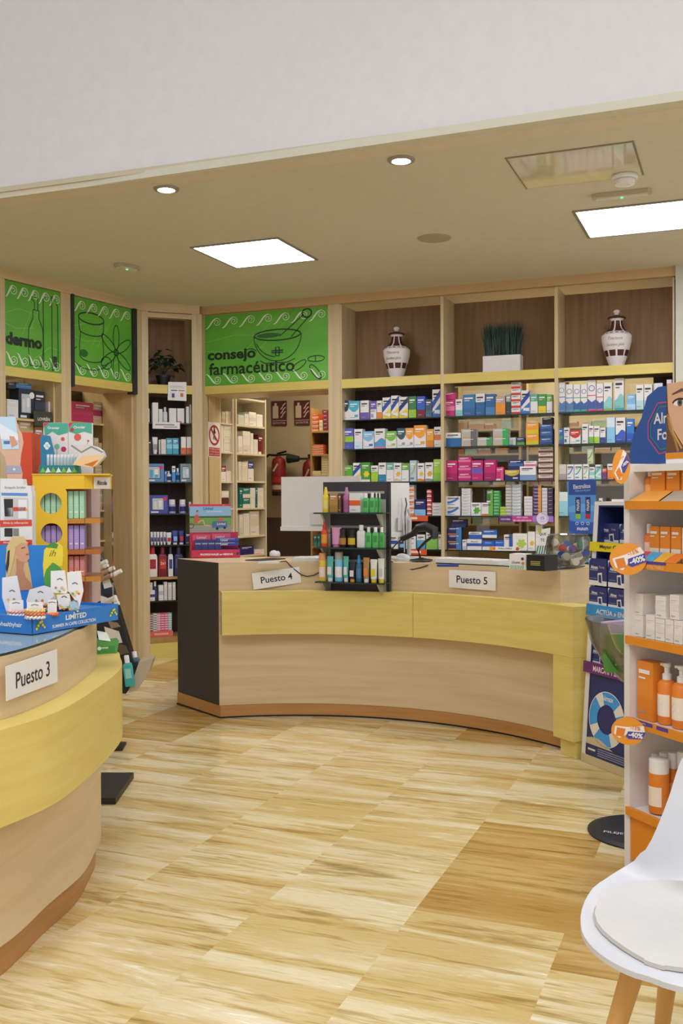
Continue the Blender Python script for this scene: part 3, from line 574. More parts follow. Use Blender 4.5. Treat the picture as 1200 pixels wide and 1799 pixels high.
# ---------------- products on the three bays ----------------
L1=(595,665,6.316); L2=(775,665,5.714); L3=(775,780,5.714); L4=(965,480,4.796); L5=(680,830,3.158)
row(BK,ZS[0],'''45,115,240|white box with dark green swoosh|wh,sw,dg,wh
112,228,248|white box with turquoise swoosh|wh,sw,cy,cy
240,335,243|lilac and white box|wh,lo,vi,li
350,420,250|purple capped box|wh,two,vi,li
422,480,245|orange and white box|wh,lo,or_,gr
485,580,210|white yellow box, pale blue patch|wh,dg,bg,ye
580,668,188|taller white yellow box|wh,dg,bg,ye
670,770,203|yellow box with blue stripe|wh,dg,nb,ye
775,862,197|dark green box, leafy base|3b7a48,lo,lg,cy
866,960,197|royal blue box, maroon base|2f5fc0,lo,dr,rd
962,1035,230|slate blue box|sl,lo,4a6a80,lg
1038,1130,120|tall blue and white box|wh,dg,bg,bl''','left bay top shelf',L1)
row(BK,ZS[1],'''45,165,552|violet box with green band|5a60b8,mid,lg,wh
172,265,560|white box dotted in blue|wh,lo,cfe2f0,gr
268,392,585|white box, pale blue wave|wh,sw,lb,bl
395,515,555|white box, deep blue wave|wh,wv,4f9ad0,pk
520,642,583|white box with green swoosh|wh,sw,7cc04a,lg
645,745,550|white box, dark teal swoosh|wh,sw,2f5a62,gr
742,832,548|white box with orange swoosh|wh,sw,f0aa3c,gr
834,970,517|tall box with orange top|wh,sw,f0a030,am
972,1055,560|amber medicine box|eaa93c,lo,d98a20,wh
1058,1138,535|white box, orange square|wh,mid,e08048,or_''','left bay second shelf',L1)
row(BK,ZS[2],'''35,155,962|green tea-style box|5fae3f,lo,ye,wh
158,245,935|white box, blue yellow stripe|wh,dg,bg,ye
248,350,930|green box with yellow figure|4d9c3a,fl,ye,wh
357,437,965|lime and white box|a9d03a,hi,wh,rd
440,525,932|white box, blue square|wh,lo,2f88b0,wh
528,610,932|teal topped leafy box|wh,hi,6fb0a0,gr
612,695,935|white box, small sunflower|wh,fl,e8b83a,cr
697,778,938|white and green daisy box|wh,hi,6fae4a,gr
788,865,908|blue grey box, lime curve|b6cbd8,cu,lg,sl
872,950,938|white box, yellow blossoms|wh,fl,e8c440,or_
958,1048,930|white box, big sunflower|wh,fl,e8a830,gr
1050,1138,895|bright lime green box|a6d84a,lo,8cc63a,wh''','left bay third shelf',L1)
row(BK,ZS[3],'''-30,60,150|pale blue and white box|wh,hi,lb,bl
62,116,140|white carton|wh,p,gr,gr
120,150,70,5|flat orange and white box|wh,lo,or_,or_
152,215,150|navy box with bottle picture|nb,lo,lb,wh
220,247,95,6|flat red box|b83a30,mid,wh,dr
250,300,168,4|low white carton|wh,p,gr,gr''','left bay fourth shelf',L5)
tag(pack(.22,.16,.06,'wh','p','gr','gr').build('medicine_box',loc=(-2.78,7.85,ZS[3]),rz=0),'white carton behind the counter display, left bay fourth shelf','box','products on the left bay fourth shelf')
row(BK,ZS[4],'''-60,10,330|white and blue carton|wh,lo,bl,bl
15,60,350|white box, blue label|wh,mid,bg,bl
62,100,370|navy bottle with white cap|@bo,nb,wh,lb
104,160,355|white topped blue carton|wh,two,wh,bl
165,212,345|light blue box|5aa8d8,hi,wh,wh
216,282,330|white and lime green box|8cc85a,hi,wh,wh
284,300,345|slim white carton|wh,p,gr,gr''','left bay bottom shelf',L5)
for a,b,y,lab,z in ((690,751,911,'red price strip under the left bay fourth shelf',ZS[3]),(716,749,969,'red price strip under the left bay bottom shelf',ZS[4])):
    u0=BK.px(a,y)[0];u1=BK.px(b,y)[0]; m=MB(); m.box(0,u1-u0,-.004,0,-.045,0,'d8572c'); m.rect(.01,(u1-u0)*.7,-.03,-.012,'f0d8c8',-.005)
    tag(m.build('price_strip',loc=(u0,7.765,z)),lab,'price strip')
row(BK,ZS[0],'''35,140,212|magenta box|mg,mid,pk,wh
143,215,207|white and mint box|wh,lo,8fcfc8,tl
218,342,160|steel blue box|3b78b0,lo,2f6aa0,wh
344,440,152|blue box with white top|2f6aa0,hi,wh,wh
443,543,155|dark steel blue box|3668a0,lo,4f86bc,or_
545,645,178|orange box with grey top|f09a30,hi,b8a898,ye
650,702,155|charcoal box, grey top|3a4a50,hi,9aa0a0,am
703,797,38,5|white box, red base, small|wh,lo,d0472c,rd
800,892,118|white blue diagonal box|wh,dg,bg,2f7ed0
895,970,155|white box, teal herb top|wh,hi,5fae98,gr
972,1055,155|green box, yellow base|4d9c4a,lo,ye,wh
1057,1118,160|white green striped box|wh,hi,6fba5a,br
32,145,140,1,210|small magenta box|mg,p,pk,wh''','middle bay top shelf',L2)
row(BK,ZS[1],'''42,200,543|wide white and blue box|2a6ba5,hi,wh,lg
202,355,508,2|grey box with orange sun|b9b5ae,vs,6b6b6b,am
360,515,590|grey box, green end|c4c4bc,vs,4aa05a,am
518,678,502,2|silver box with green end|bdb9b2,vs,3fb05a,am
680,752,590|thin grey green cartons bundle|9fb0a8,vs,c8ccc4,tl
757,840,590|small navy box|33456b,lo,6aa04a,wh
850,980,445,2|orange box, lime base|f0a030,lo,d8c430,wh
993,1118,460,3|blue box with red dot|3f68a8,lo,2f5088,rd
1013,1120,390,1,458|black flat box|bk,p,dk,gr''','middle bay second shelf',L2)
row(BK,ZS[2],'''48,165,823|magenta medicine box|mg,lo,a81c62,wh
170,300,785,3|short magenta box|mg,mid,pk,wh
302,420,820|magenta box, violet stripe|mg,mid,vi,wh
430,548,818|magenta box, white corner|mg,lo,a81c62,pk
550,628,888|smaller magenta box|d02c78,vs,e0588f,wh
640,785,918|dark blue curved-print box|nb,sw,cdb23a,wh
788,952,880|white box, pink flower|wh,lo,7f9cc0,pk
975,1125,690,6|flat white brown-edged box|ow,lo,7a3a30,dr
675,825,815,1,912|long dark blue box|nb,mid,3a6a9a,wh
828,960,828,1,880|white box with pink print|wh,lo,d86a8a,pk''','middle bay third shelf',L2)
row(BK,ZS[3],'''48,190,525,2|white box, blue swoosh corner|wh,cu,3f78c0,cy
205,295,445,9|thin white carton|wh,lo,cfd3d6,gr
298,400,588|white box, green grass print|wh,fl,5ab02f,wh
402,520,588|green white aloe box|wh,vs,6fb84a,or_
525,585,470,8|small bright green box|5fbf6a,lo,2f8f4a,wh
590,650,630,3|small lime box|b8d82f,lo,9cc020,wh
645,708,410,10|thin pale grey box|c9c9bd,lo,9a9a8a,gr
710,800,405,10|thin white and blue box|wh,lo,a8bcc8,bl
832,918,525,6|plain white box|e4e0e2,lo,cfc8cc,gr
920,1008,415,9|thin dark purple box|4a2c55,vs,e09a3a,li
1010,1067,440,8|thin white lilac box|ddd8dc,lo,c8c0d0,gr
1070,1125,440,7|deep purple box|3f2848,lo,5a3c66,li
455,522,460,1,585|dark green box upright|3f7a3c,vs,6fae5a,wh''','middle bay fourth shelf',L3)
row(BK,ZS[4],'''65,205,835,3|navy box, white price patch|nb,vs,4a80b8,or_
212,255,960|white box with purple side|wh,lo,cfc8dc,vi
258,408,955|white box, blue oval logo|wh,mid,2f58b0,wh|Almorro
412,535,970|blue box with white logo|2f62c0,lo,wh,wh|Almorro
537,630,965|small blue box|2f6ac8,lo,wh,wh|Almorro
630,715,910|tall white box, blue stripes|wh,vs,2f5aa8,gr
718,865,898|white box with green leaf|f0efe8,fl,b8d060,wh
868,945,880|white box, yellow leaf|f0efe8,fl,e8c040,wh
948,1020,905|plain white tall box|f0efe8,lo,e0dccf,gr
98,250,755,1,834|dark navy box|1f2448,lo,2a3566,wh
275,410,882,1,953|blue oval-logo box|2f62c0,hi,wh,wh
412,560,862,1,942|big blue logo box|2f6ac0,lo,wh,wh
948,1020,812,1,905|small white box, yellow plant|f0efe8,fl,e0c850,wh''','middle bay bottom shelf',L3)
u0,zz=BK.px(876.5,906); u1=BK.px(972,906)[0]; m=MB(); w=u1-u0
m.box(0,w,-.003,0,-.048,0,'5a2f7d'); m.rect(w*.24,w*.62,-.0465,-.0015,'c03a8a',-.004); m.rect(w*.62,w,-.0465,-.0015,'a07ccc',-.004)
m.text('microlax',w*.12,-.025,w*.18,.02,'wh',y=-.0055); m.text('Alivio rápido',w*.43,-.013,w*.26,.016,'wh',y=-.0055); m.text('del estreñimiento',w*.43,-.034,w*.34,.016,'wh',y=-.0055)
tag(m.build('shelf_strip',loc=(u0,7.765,ZS[3])),'purple advertising strip under the fourth shelf, middle bay','shelf strip')
u,z_=BK.px(953,911); m=MB(); m.ext(el(0,0,.047,.047)[:-1],-.003,0,'d9d0ea'); m.ringf(0,.0,.036,.039,'8a6ab0',y=-.004,a0=-.5,a1=1.8); m.text('15',0,.004,.034,.022,'4a3060',y=-.0045); m.text('minutos',0,-.02,.03,.008,'8a6ab0',y=-.0045)
tag(m.build('shelf_badge',loc=(u,7.757,z_)),'round pale lilac badge marked 15 on the purple strip','badge')
u0,zz=BK.px(860,963); u1=BK.px(913,963)[0]; m=MB(); w=u1-u0; m.box(0,w,-.003,0,0,.033,'wh'); m.rect(0,w*.1,.0,.033,'am',-.0036); m.disc(w*.15,.017,.014,'or_',-.004); m.disc(w*.93,.017,.014,'b8602c',-.004); m.text('Acidez y Reflujo',w*.52,.017,w*.6,.016,'dk',y=-.0045)
tag(m.build('shelf_strip',loc=(u0,7.752,ZS[4])),'white strip reading Acidez y Reflujo on the middle bay bottom shelf','shelf strip')
row(BK,ZS[0],'''72,135,920|tall round-logo box, yellow lid|wh,rg,5a86b8,4a90c8
138,200,935|tall round-logo box, blue foot|wh,rg,5a7fb0,4a90c8
202,262,935|tall round-logo box, teal foot|wh,rg,3f66a8,3faa90
264,320,935|tall round-logo box, green foot|wh,rg,3f66a8,3faa80
322,393,900|tallest round-logo box, pink foot|wh,rg,4a60a8,d04070
397,455,928|tall round-logo box, red foot|wh,rg,4a60a8,d04070
457,530,920|white box, green top band|wh,wv,8fd0d0,8ab040
547,630,885|white box, dark green band|wh,wv,7fc8c8,3faab0
652,728,1018|low light blue box|7fbce8,lo,b8dcf4,rd
730,795,940|tall white box, orange dot|wh,lo,b8dce0,or_
797,868,935|tall white box, orange oval|wh,lo,b8dce0,or_
880,955,925|tall pale blue box|dfe8ee,lo,8fb8cc,nb
988,1055,895|tall lilac and white box|e8e6f2,vs,6a58b0,vi''','right bay top shelf',L4)
row(BK,ZS[1],'''60,120,1305|blue green globe box|3f6fc0,fl,3fae7a,vi
122,170,1300|white teal box|wh,two,wh,1f7f88
172,265,1320|white box with red top|wh,sw,c8392c,6fc0b0
275,328,1270|tall plain white box|wh,p,gr,gr
332,374,1285|white box, green base|wh,lo,7fc04a,lg
376,425,1287|white box, lime base|wh,lo,a8d83a,lg
427,475,1300|white box, purple corner|wh,lo,4a3f98,rd
483,555,1215|tall pale blue box|8fcdf0,hi,cfe6f6,2a4a90
558,642,1215|tall white box, blue wave|wh,wv,3f5fc0,2a4aa0
650,715,1225|deep blue box|2f7ed0,lo,2a58b8,wh''','right bay second shelf',L4)
row(BK,ZS[2],'''68,145,1610|white box, brown band|dcd6d0,lo,b8a8a0,br
147,208,1610|white box, blue curve|wh,cu,4a7ad0,lb
210,278,1610|white box, teal curve|wh,cu,3fae98,tl
283,333,1608|white box, green curve|wh,cu,7fd04a,lg
336,385,1632|low white mint box|wh,mid,8fd8c8,tl
387,440,1612|white and teal crossed box|wh,dg,5fc8b0,8fd8c8
443,487,1640|purple orange box|7a3f80,hi,c0603a,wh
489,545,1605|orange box, white top|f09030,hi,wh,wh
320,370,1480,1,1606|pale green curved-print box|c8d8b0,cu,5aa04a,lg''','right bay third shelf',L4)
row(BK,ZS[3],'''943,1003,108|pale blue nasal-spray carton|9fd8ee,hi,dff0f4,bl
1175,1195,142|white blue-print carton|wh,mid,6a9ad0,bl
1215,1240,170|low white carton|wh,p,gr,gr
1245,1320,148|white carton, blue wave|wh,lo,4a9ad8,wh''','right bay fourth shelf',L5)
# ---------------- corner unit products ----------------
DX=(230,640,4.8)
row(DG,ZD[0],'''110,158,372|plain white skincare box|e6e6e4,p,gr,gr
180,231,322|tall white skincare box|e9e9e7,p,gr,gr
233,268,377|narrow white skincare box|e6e6e4,p,gr,gr
270,312,360|clear bottle with white cap|@bo,cfe0ea,wh,wh
322,384,370|wide white skincare box|e9e9e7,p,gr,gr
390,450,372|white box, orange edge|e6e6e4,vs,e4e2de,or_
465,492,357|slim white skincare box|e6e6e4,p,gr,gr
497,514,337|slimmest white skincare box|e6e6e4,p,gr,gr''','corner unit top shelf',DX,ins=.05)
row(DG,ZD[1],'''124,176,640|dark carton|22242c,p,dk,gr
182,230,612|white cream tube|@tu,e6e6e4,wh,gr
236,248,636|thin white box|e6e6e0,p,gr,gr
252,297,632|pale grey box|dcdcd0,p,gr,gr
299,350,622|light blue box|4aa8cc,mid,8fd0e8,wh
352,403,622|light blue sunscreen box|3f9fc8,mid,8fd0e8,wh
422,465,612|white box, orange foot|e9e7e2,lo,d8692c,cr
470,514,612|white box, orange base|e9e7e2,lo,d8692c,gr''','corner unit second shelf',DX,ins=.05)
row(DG,ZD[2],'''120,280,838|large blue window gift box|5f8fc0,win,cy,d0306a
283,306,897|small blue box|3f6fc0,p,wh,wh
300,345,900|white pump bottle|@pu,e9e9e7,wh,nb
346,376,857|blue white-capped tube|3f9ad8,hi,wh,wh
378,415,875|blue round bottle|@bo,4aa8e0,wh,nb
416,516,838|grey window gift box|7f97a0,win,b8d8e8,gr''','corner unit third shelf',DX,ins=.05)
row(DG,ZD[3],'''152,312,1103|purple window gift box|4a4fa8,win,dcd8ce,d0306a
320,383,1140|white jar, lilac base|@jr,a8a8dc,wh,nb
410,468,1140|white tub with lilac base|@jr,a8a8dc,wh,nb
488,514,1160|grey capped tub|@jr,b8b8cc,wh,nb''','corner unit fourth shelf',DX,ins=.05)
DX2=(230,900,4.8)
row(DG,ZD[4],'''120,160,160|navy tube, red dot|@tu,2a2f70,wh,rd
165,190,165|white hand cream tube|@tu,dfe0e6,wh,3a3f80
192,217,165|white slim cream tube|@tu,dfe0e6,wh,3a3f80
219,244,165|white navy-labelled tube|@tu,dfe0e6,wh,3a3f80
246,271,165|white creased tube|@tu,dfe0e6,wh,3a3f80
273,298,165|white glossy tube|@tu,dfe0e6,wh,3a3f80
300,347,170|white tube, red sticker|@tu,dfe0e6,wh,c8303a
350,402,155|deep blue tube|@tu,2f3f98,wh,lb
405,452,155|navy tube, red sticker|@tu,2a2f78,wh,c8303a
458,508,172|dark navy carton|20244a,p,dk,lb''','corner unit fifth shelf',DX2,ins=.05)
row(DG,ZD[5],'''124,143,300|dark blue bottle|@bo,3a4a60,dk,
147,230,290|white lotion bottle, red label|@flat,e9e6e2,c8303a,a82a34
233,312,290|dark red lotion bottle|@flat,7a1f2a,7a1f2a,c8392c|2x1
314,360,292|white lotion bottle, blue label|@flat,dcdce0,3a3f60,3a4a90
366,450,290|navy wide bottle|@flat,252c58,252c48,5a62a0''','corner unit wooden shelf',DX2,ins=.05)
row(DG,ZD[6],'''134,184,592|pale carton|cfd0c8,p,gr,gr
160,203,657|short white box|e6e6e6,mid,3a4a88,gr
186,226,583|navy bottle, white cap|@bo,252f58,wh,3a4a78
233,276,615|white navy-print box|e6e6e4,mid,b8bcd0,nb
278,308,587|tall pale box|cfd0c8,p,gr,gr
312,346,593|narrow pale box|cfd0c8,p,gr,gr
350,378,590|narrowest pale box|cfd0c8,p,gr,gr''','corner unit seventh shelf',DX2,ins=.05)
a,z0_=DG.px(263,1116,.04); b=DG.px(304,1116,.04)[0]
r=empty('counter_display','pink tray of patterned slim boxes on the corner unit lowest shelf','display tray',DG.pt((a+b)/2,.04,ZD8),DG.a); w=b-a
m=MB(); m.box(-w/2,w/2,0,.1,0,.045,'e06a5a'); m.rect(-w*.3,w*.3,.015,.03,'f0b0a0'); m.build('tray',r)
for i,c in enumerate(('8a6a70','dcdcd8','d890a8','d85a80','d86a90','8fc0c0')):
    x=-w/2+.004+i*(w-.008)/6; g=MB(); g.box(x,x+(w-.008)/6-.002,.02,.09,.046,.20,c)
    for k in range(7): g.rect(x+.002,x+(w-.008)/6-.004,.06+k*.02,.066+k*.02,'f0e8ea' if i!=1 else '3a3a40',.019)
    g.build('slim_box',r)
card(DG.off(-.012),[(295.6,671),(327.5,671.5),(327.5,704.5),(294.5,703)],'notice_card','white notice card with two tiny bottles on the corner unit band','notice',deco=lambda m,w,h,r,y:(m.rect(-w*.35,-.0*w,h*.02,h*.07,'3a3a6a',y-.001),m.rect(.06*w,w*.4,h*.02,h*.07,'c86a3a',y-.001),m.rect(-w*.4,w*.4,h*.2,h*.22,'gr',y-.001),m.rect(-w*.4,w*.3,h*.27,h*.29,'gr',y-.001),m.rect(-w*.3,-w*.15,-h*.35,-h*.12,'3a3f80',y-.001),m.ringf(-w*.22,-h*.22,w*.17,w*.18,'b0b0c0',y-.0012),m.rect(w*.17,w*.33,-h*.3,-h*.1,'c86a3a',y-.001)))
card(DG.off(.02),[(268,741),(316,742),(316,754),(268,753)],'shelf_label','long white paper label under the corner unit top shelf','label',deco=lambda m,w,h,r,y:(m.rect(-w*.4,w*.3,.0,h*.2,'gr',y-.001),m.rect(-w*.1,w*.4,-h*.3,-h*.15,'gr',y-.001)))
# ---------------- things on the upper shelves ----------------
def vase(px,x_,lab,hpx):
    u,_=BK.px(px,650,.15); z=2.3652; s=hpx
    r=empty('apothecary_jar',lab,'jar',(u,7.9,z)); B=MB(); W_='e4e0e0'; BR_='4a2224'
    R=.113*s
    prof=[(.062,0),(.066,.012),(.058,.03),(.072,.07),(.098,.15),(.112,.21),(.115,.255),(.098,.275),(.06,.30),(.046,.34),(.042,.37),(.055,.385)]
    prof=[(a*s,b*s) for a,b in prof]; B.lathe(prof,W_,n=36); B.build('body',r,smooth=True)
    def rad(zz):
        for (a,b),(c,d) in zip(prof,prof[1:]):
            if b<=zz<=d: return a+(c-a)*(zz-b)/(d-b)
        return .05
    def strip(z0,z1,n,duty,phase=0,e=.0012):
        P=MB()
        for k in range(n):
            a0=2*math.pi*(k+phase)/n; a1=a0+2*math.pi/n*duty; v=[];N=5
            for j in range(4):
                zz=(z0+(z1-z0)*j/3)*s; q=rad(zz)+e
                for i in range(N+1): a=a0+(a1-a0)*i/N; v.append((q*math.cos(a),q*math.sin(a),zz))
            P.add(v,[(j*(N+1)+i,j*(N+1)+i+1,(j+1)*(N+1)+i+1,(j+1)*(N+1)+i) for j in range(3) for i in range(N)],BR_)
        P.build('brown_pattern',r,smooth=True)
    strip(.095,.14,9,.78); strip(.283,.368,7,.78,.2); strip(.268,.274,16,.6); strip(.006,.012,12,.6)
    rr=.111*s
    for t,zz,ww in (('Tinctura',.225,.11),('Eucalipti glob.',.175,.15)):
        T=MB(); T.text(t,0,zz*s,ww*s,.03*s,'5a4a4c',shear=.5,bold=-.004,wrap=lambda X,Z:((rad(Z)+.0015)*math.sin(X/rr),-(rad(Z)+.0015)*math.cos(X/rr),Z))
        T.build('script_lettering',r)
    L=MB(); L.lathe([(.066*s,.386*s),(.07*s,.392*s),(.062*s,.40*s),(.03*s,.408*s),(.018*s,.415*s)],BR_,n=28); L.build('lid',r,smooth=True)
    K=MB(); K.lathe([(.014*s,.415*s),(.018*s,.425*s),(.026*s,.437*s),(.022*s,.45*s),(.008*s,.458*s)],W_,n=16); K.build('knob',r,smooth=True)
vase(697,0,'white and brown apothecary jar above the left bay',.98); vase(1083.5,0,'white and brown apothecary jar above the right bay',1.0)
ua=BK.px(848,650,.12)[0]; ub=BK.px(914,650,.12)[0]; w=ub-ua; r=empty('potted_grass','dark green artificial grass in a white planter on the top shelf','plant',((ua+ub)/2,7.87,2.3652))
MB().cbox(-w/2,w/2,0,.12,0,.155,'wh',.003).build('planter',r)
random.seed(3)
for k in range(2):
    g=MB()
    for i in range(430):
        x=random.uniform(-w/2+.015,w/2-.015); y=random.uniform(.015,.105); h=random.uniform(.2,.30); lx=x*.22*random.uniform(.4,1.3)+random.uniform(-.025,.025); ly=random.uniform(-.03,.03); b=.0028; an=random.uniform(-.9,.9)
        c,s_=math.cos(an)*b,math.sin(an)*b
        g.add([(x-c,y-s_,.15),(x+c,y+s_,.15),(x+lx*.4+c*.8,y+ly*.4+s_*.8,.15+h*.55),(x+lx*.4-c*.8,y+ly*.4-s_*.8,.15+h*.55),(x+lx,y+ly,.15+h)],[(0,1,2,3),(3,2,4)],('12302a','1c3f34')[k])
    o=g.build('grass_blades',r); o['kind']='stuff'
u,_=DG.px(287,670,.15); r=empty('potted_plant','dark leafy plant in a black pot on the corner unit','plant',DG.pt(u,.15,2.3602),DG.a)
MB().lathe([(.045,0),(.062,.10),(.066,.10),(.066,.115),(.055,.112)],'17191e',n=20).build('pot',r,smooth=True)
g=MB(); random.seed(11)
for i in range(9): a=i*2.4; g.tube([(0,0,.1),(.04*math.cos(a),.03*math.sin(a),.17),(.10*math.cos(a),.07*math.sin(a),.2+.015*(i%4))],.003,'24402a',n=5)
g.build('stems',r)
g=MB()
for i in range(52):
    a=i*2.399; q=.02+.115*((i%9)/8); cx,cy,cz=q*math.cos(a),q*.65*math.sin(a),.315-.9*q*q*6+random.uniform(-.06,.03)-.03*(i%3); L_=random.uniform(.06,.09)
    dx,dy=math.cos(a),math.sin(a)*.7; v=[(cx,cy,cz),(cx+dx*L_*.5-dy*.036,cy+dy*L_*.5+dx*.036,cz+.004),(cx+dx*L_,cy+dy*L_,cz-.03),(cx+dx*L_*.5+dy*.036,cy+dy*L_*.5-dx*.036,cz+.004),(cx+dx*L_*.5,cy+dy*L_*.5,cz-.006)]
    g.add(v,[(0,1,4),(1,2,4),(2,3,4),(3,0,4)],('1d3a28','24482f','152c22')[i%3])
g.build('leaves',r)
# ---------------- storeroom goods ----------------
SX=(360,680,5)
def srow(fr,z,sp,pl,ins=.02,dep=.12): row(fr,z,sp,pl,SX,ins=ins,depth=dep,wobble=0)
srow(SB,zB[0],'''150,180,215|beige carton|cdbb94,lo,b8a880,br
183,208,212|cream carton|dccfae,p,gr,gr
210,238,216|pale carton|e0d5b8,p,gr,gr''','narrow storeroom shelf, top')
srow(SB,zB[1],'''142,160,335,2|cream carton|e6dcc4,p,gr,gr
162,232,335,2|square cream carton|e6dcc4,hi,ddd0b4,gr''','narrow storeroom shelf, second')
srow(SB,zB[2],'''142,185,690|white box, maroon crest|e9e2d2,hi,8a3034,gr
188,232,735|low cream box|e6dcc4,p,gr,gr''','narrow storeroom shelf, third')
srow(SB,zB[3],'''145,210,912|brown and white box|5a2e22,hi,e6dcc4,dr''','narrow storeroom shelf, fourth')
srow(SA,zA[1],'''293,345,245|pale green jar carton|cfd3bf,p,gr,gr
347,385,235|white carton, navy lid|e6e0d4,hi,dcd8d0,nb
387,450,220|wide white carton|e9e2d6,mid,d4cdc0,dr
452,508,240|white carton, navy edge|e6e0d4,p,gr,nb''','cream storeroom shelf, second')
srow(SA,zA[2],'''293,330,430|white narrow carton|e9e0d0,lo,dccfc0,rd
333,398,388|tall white carton|e9e0d0,lo,dccfc0,rd
400,425,405|slim white carton|e9e0d0,p,gr,rd
427,465,460|short white carton|e6dccb,p,gr,gr
467,510,420|maroon carton|6e2424,vs,8a3030,wh''','cream storeroom shelf, third')
srow(SA,zA[3],'''296,320,655|slim cream carton|e0d4b8,p,gr,gr
322,375,660|cream carton|e0d4b8,p,gr,gr
378,428,650|white carton, blue top|e9e2d6,hi,3a3f80,gr''','cream storeroom shelf, fourth')
srow(SA,zA[4],'''303,330,882|teal carton|1f6e68,p,gr,wh
333,395,885,2|teal and cream carton|2a7a70,lo,e6dccb,wh
398,442,885,2|cream carton, small print|e9dfcd,p,gr,rd
445,460,880|slim teal carton|1f6e68,p,gr,gr
463,515,885,2|cream end carton|e9dfcd,hi,e0d4c0,gr''','cream storeroom shelf, fifth')
srow(SA,zA[5],'''303,335,1120|cream carton, green dot|e0d6bc,lo,cfd0b8,gn
338,392,1110|tall cream carton|e6dcc8,p,gr,gr
395,475,1090|wide cream carton|e0d2b4,lo,e9dfcd,gr''','cream storeroom shelf, sixth')
srow(SA,zA[6],'''310,430,1395|dark purple carton|2f2a6a,p,gr,li
440,520,1425|white and orange carton|e9e2d6,vs,e6dccb,or_''','cream storeroom shelf, bottom')
srow(SW,zW[0],'''943,998,235,4|red and white carton|c8502c,lo,e0b090,cr
1002,1035,290,3|small cream carton|dccba0,lo,cdb888,gr
1038,1078,210,5|dark pink carton|7a2440,p,gr,wh''','warm bookcase top shelf')
srow(SW,zW[1],'''945,1040,505,4|flat orange carton|d8683a,lo,e8b090,cr''','warm bookcase second shelf')
srow(SW,zW[2],'''945,1020,735,3|flat beige carton|dccba0,p,gr,or_
1022,1085,605,8|stacked yellowish carton|d8cc94,lo,c8b880,gr''','warm bookcase third shelf')
srow(SW,zW[3],'''955,985,1300|slim teal carton|2f6a68,lo,3f8a80,wh
988,1012,1300|narrow teal carton|2f6a68,lo,3f8a80,wh''','warm bookcase fourth shelf')
random.seed(5)
for li,z in enumerate(zG):
    for si,(xa,xb) in enumerate(((800,910),(930,1095))):
        x=xa; k=0; nm=['top','second','third','bottom'][li]
        while x<xb-8:
            wpx=random.choice((12,16,22,28)); 
            if x+wpx>xb: break
            y=[754,797,852,920][li]-random.choice((10,14,18,24)); u0=SG.px(x,y,.02)[0]; u1=SG.px(x+wpx-1,y,.02)[0]; zt=SG.px(x,y,.02)[1]
            c,cn=random.choice((('9fc09a','pale green'),('cfc2a0','beige'),('b87a6a','dull red'),('ddd2b8','cream'),('a8b8b0','grey green'),('c89a6a','tan')))
            m=pack(u1-u0,max(.03,zt-z),.12,c,'hi','d8ccb0','gr'); k+=1
            tag(m.build('stock_carton',loc=SG.pt((u0+u1)/2,.02,z),rz=0),f'{cn} carton, {ORD[k-1]} from left, {nm} storeroom shelf behind {("middle","right")[si]} bay glass','box','stock cartons seen through the glass')
            x+=wpx+random.choice((1,2,8,14))
# signs and extinguishers on the storeroom wall
WB=Fr(0,9.95,0)
def ext_sign(cs,lab):
    def deco(m,w,h,r,y):
        m.rect(-w*.42,-w*.05,-h*.2,h*.3,'c9b8a0',y-.001); m.rect(-w*.3,-w*.15,h*.3,h*.42,'c9b8a0',y-.001); m.rect(-w*.45,w*.45,-h*.31,-h*.29,'c9b8a0',y-.001)
        for k in range(3): m.line([(w*.1,-h*.18+k*h*.17),(w*.22,-h*.1+k*h*.17),(w*.25,-h*.03+k*h*.17),(w*.42,h*.07+k*h*.17)],h*.045,'c9b8a0',y-.001)
        m.text('EXTINTOR',0,-h*.4,w*.8,h*.09,'c9b8a0',y-.001)
    card(WB,cs,'extinguisher_sign',lab,'sign',col='5a1a28',deco=deco,th=.004)
ext_sign([(477,705),(504,704),(504,748),(478,748)],'dark red fire extinguisher sign nearer the cream shelving'); ext_sign([(517,704),(544.5,703),(544.5,747),(518,747)],'dark red fire extinguisher sign beside the wooden bookcase')
def extinguisher(px0,px1,yt,yb,lab,horn):
    fr=WB; u0,zb=fr.px(px0,yb,-.12); u1,zt=fr.px(px1,yt,-.12); R=(u1-u0)/2; h=zt-zb; r=empty('fire_extinguisher',lab,'fire extinguisher',fr.pt((u0+u1)/2,-.12,zb))
    m=MB(); m.lathe([(R*.96,.06*h),(R,.1*h),(R,.74*h),(R*.85,.83*h),(R*.4,.88*h),(R*.3,.9*h)],'8a1f1c',n=24); m.build('cylinder',r,smooth=True)
    MB().lathe([(R*.98,0),(R*1.02,.09*h)],'16161a',n=20).build('foot_ring',r); m=MB(); m.lathe([(R*1.01,.14*h),(R*1.01,.24*h)],'c8b8a0',n=24,cap=False); m.lathe([(R*1.01,.3*h),(R*1.01,.42*h)],'b82a20',n=24,cap=False); m.line([(-R*.4,.55*h),(R*.3,.72*h)],.02,'c8b8a0',y=-R*1.02); m.build('label_band',r,smooth=True)
    m=MB(); m.tube([(0,0,.88*h),(0,0,.95*h)],.02,'16161a'); m.tube([(-.02,0,.95*h),(.09,0,1.0*h)],.011,'16161a'); m.tube([(-.01,0,.92*h),(.11,0,.93*h)],.010,'16161a'); m.build('valve_handle',r)
    m=MB()
    if horn: m.tube([(-.02,0,.9*h),(-.12,-.02,.9*h)],[.012,.012],'16161a'); m.tube([(-.12,-.02,.9*h),(-.25,-.02,.91*h)],[.03,.055],'16211f')
    else: m.tube([(0,0,.91*h),(-.12,0,.93*h),(-.2,0,.8*h),(-.19,0,.5*h),(-.18,0,.2*h)],.013,'16161a')
    m.build('hose',r)
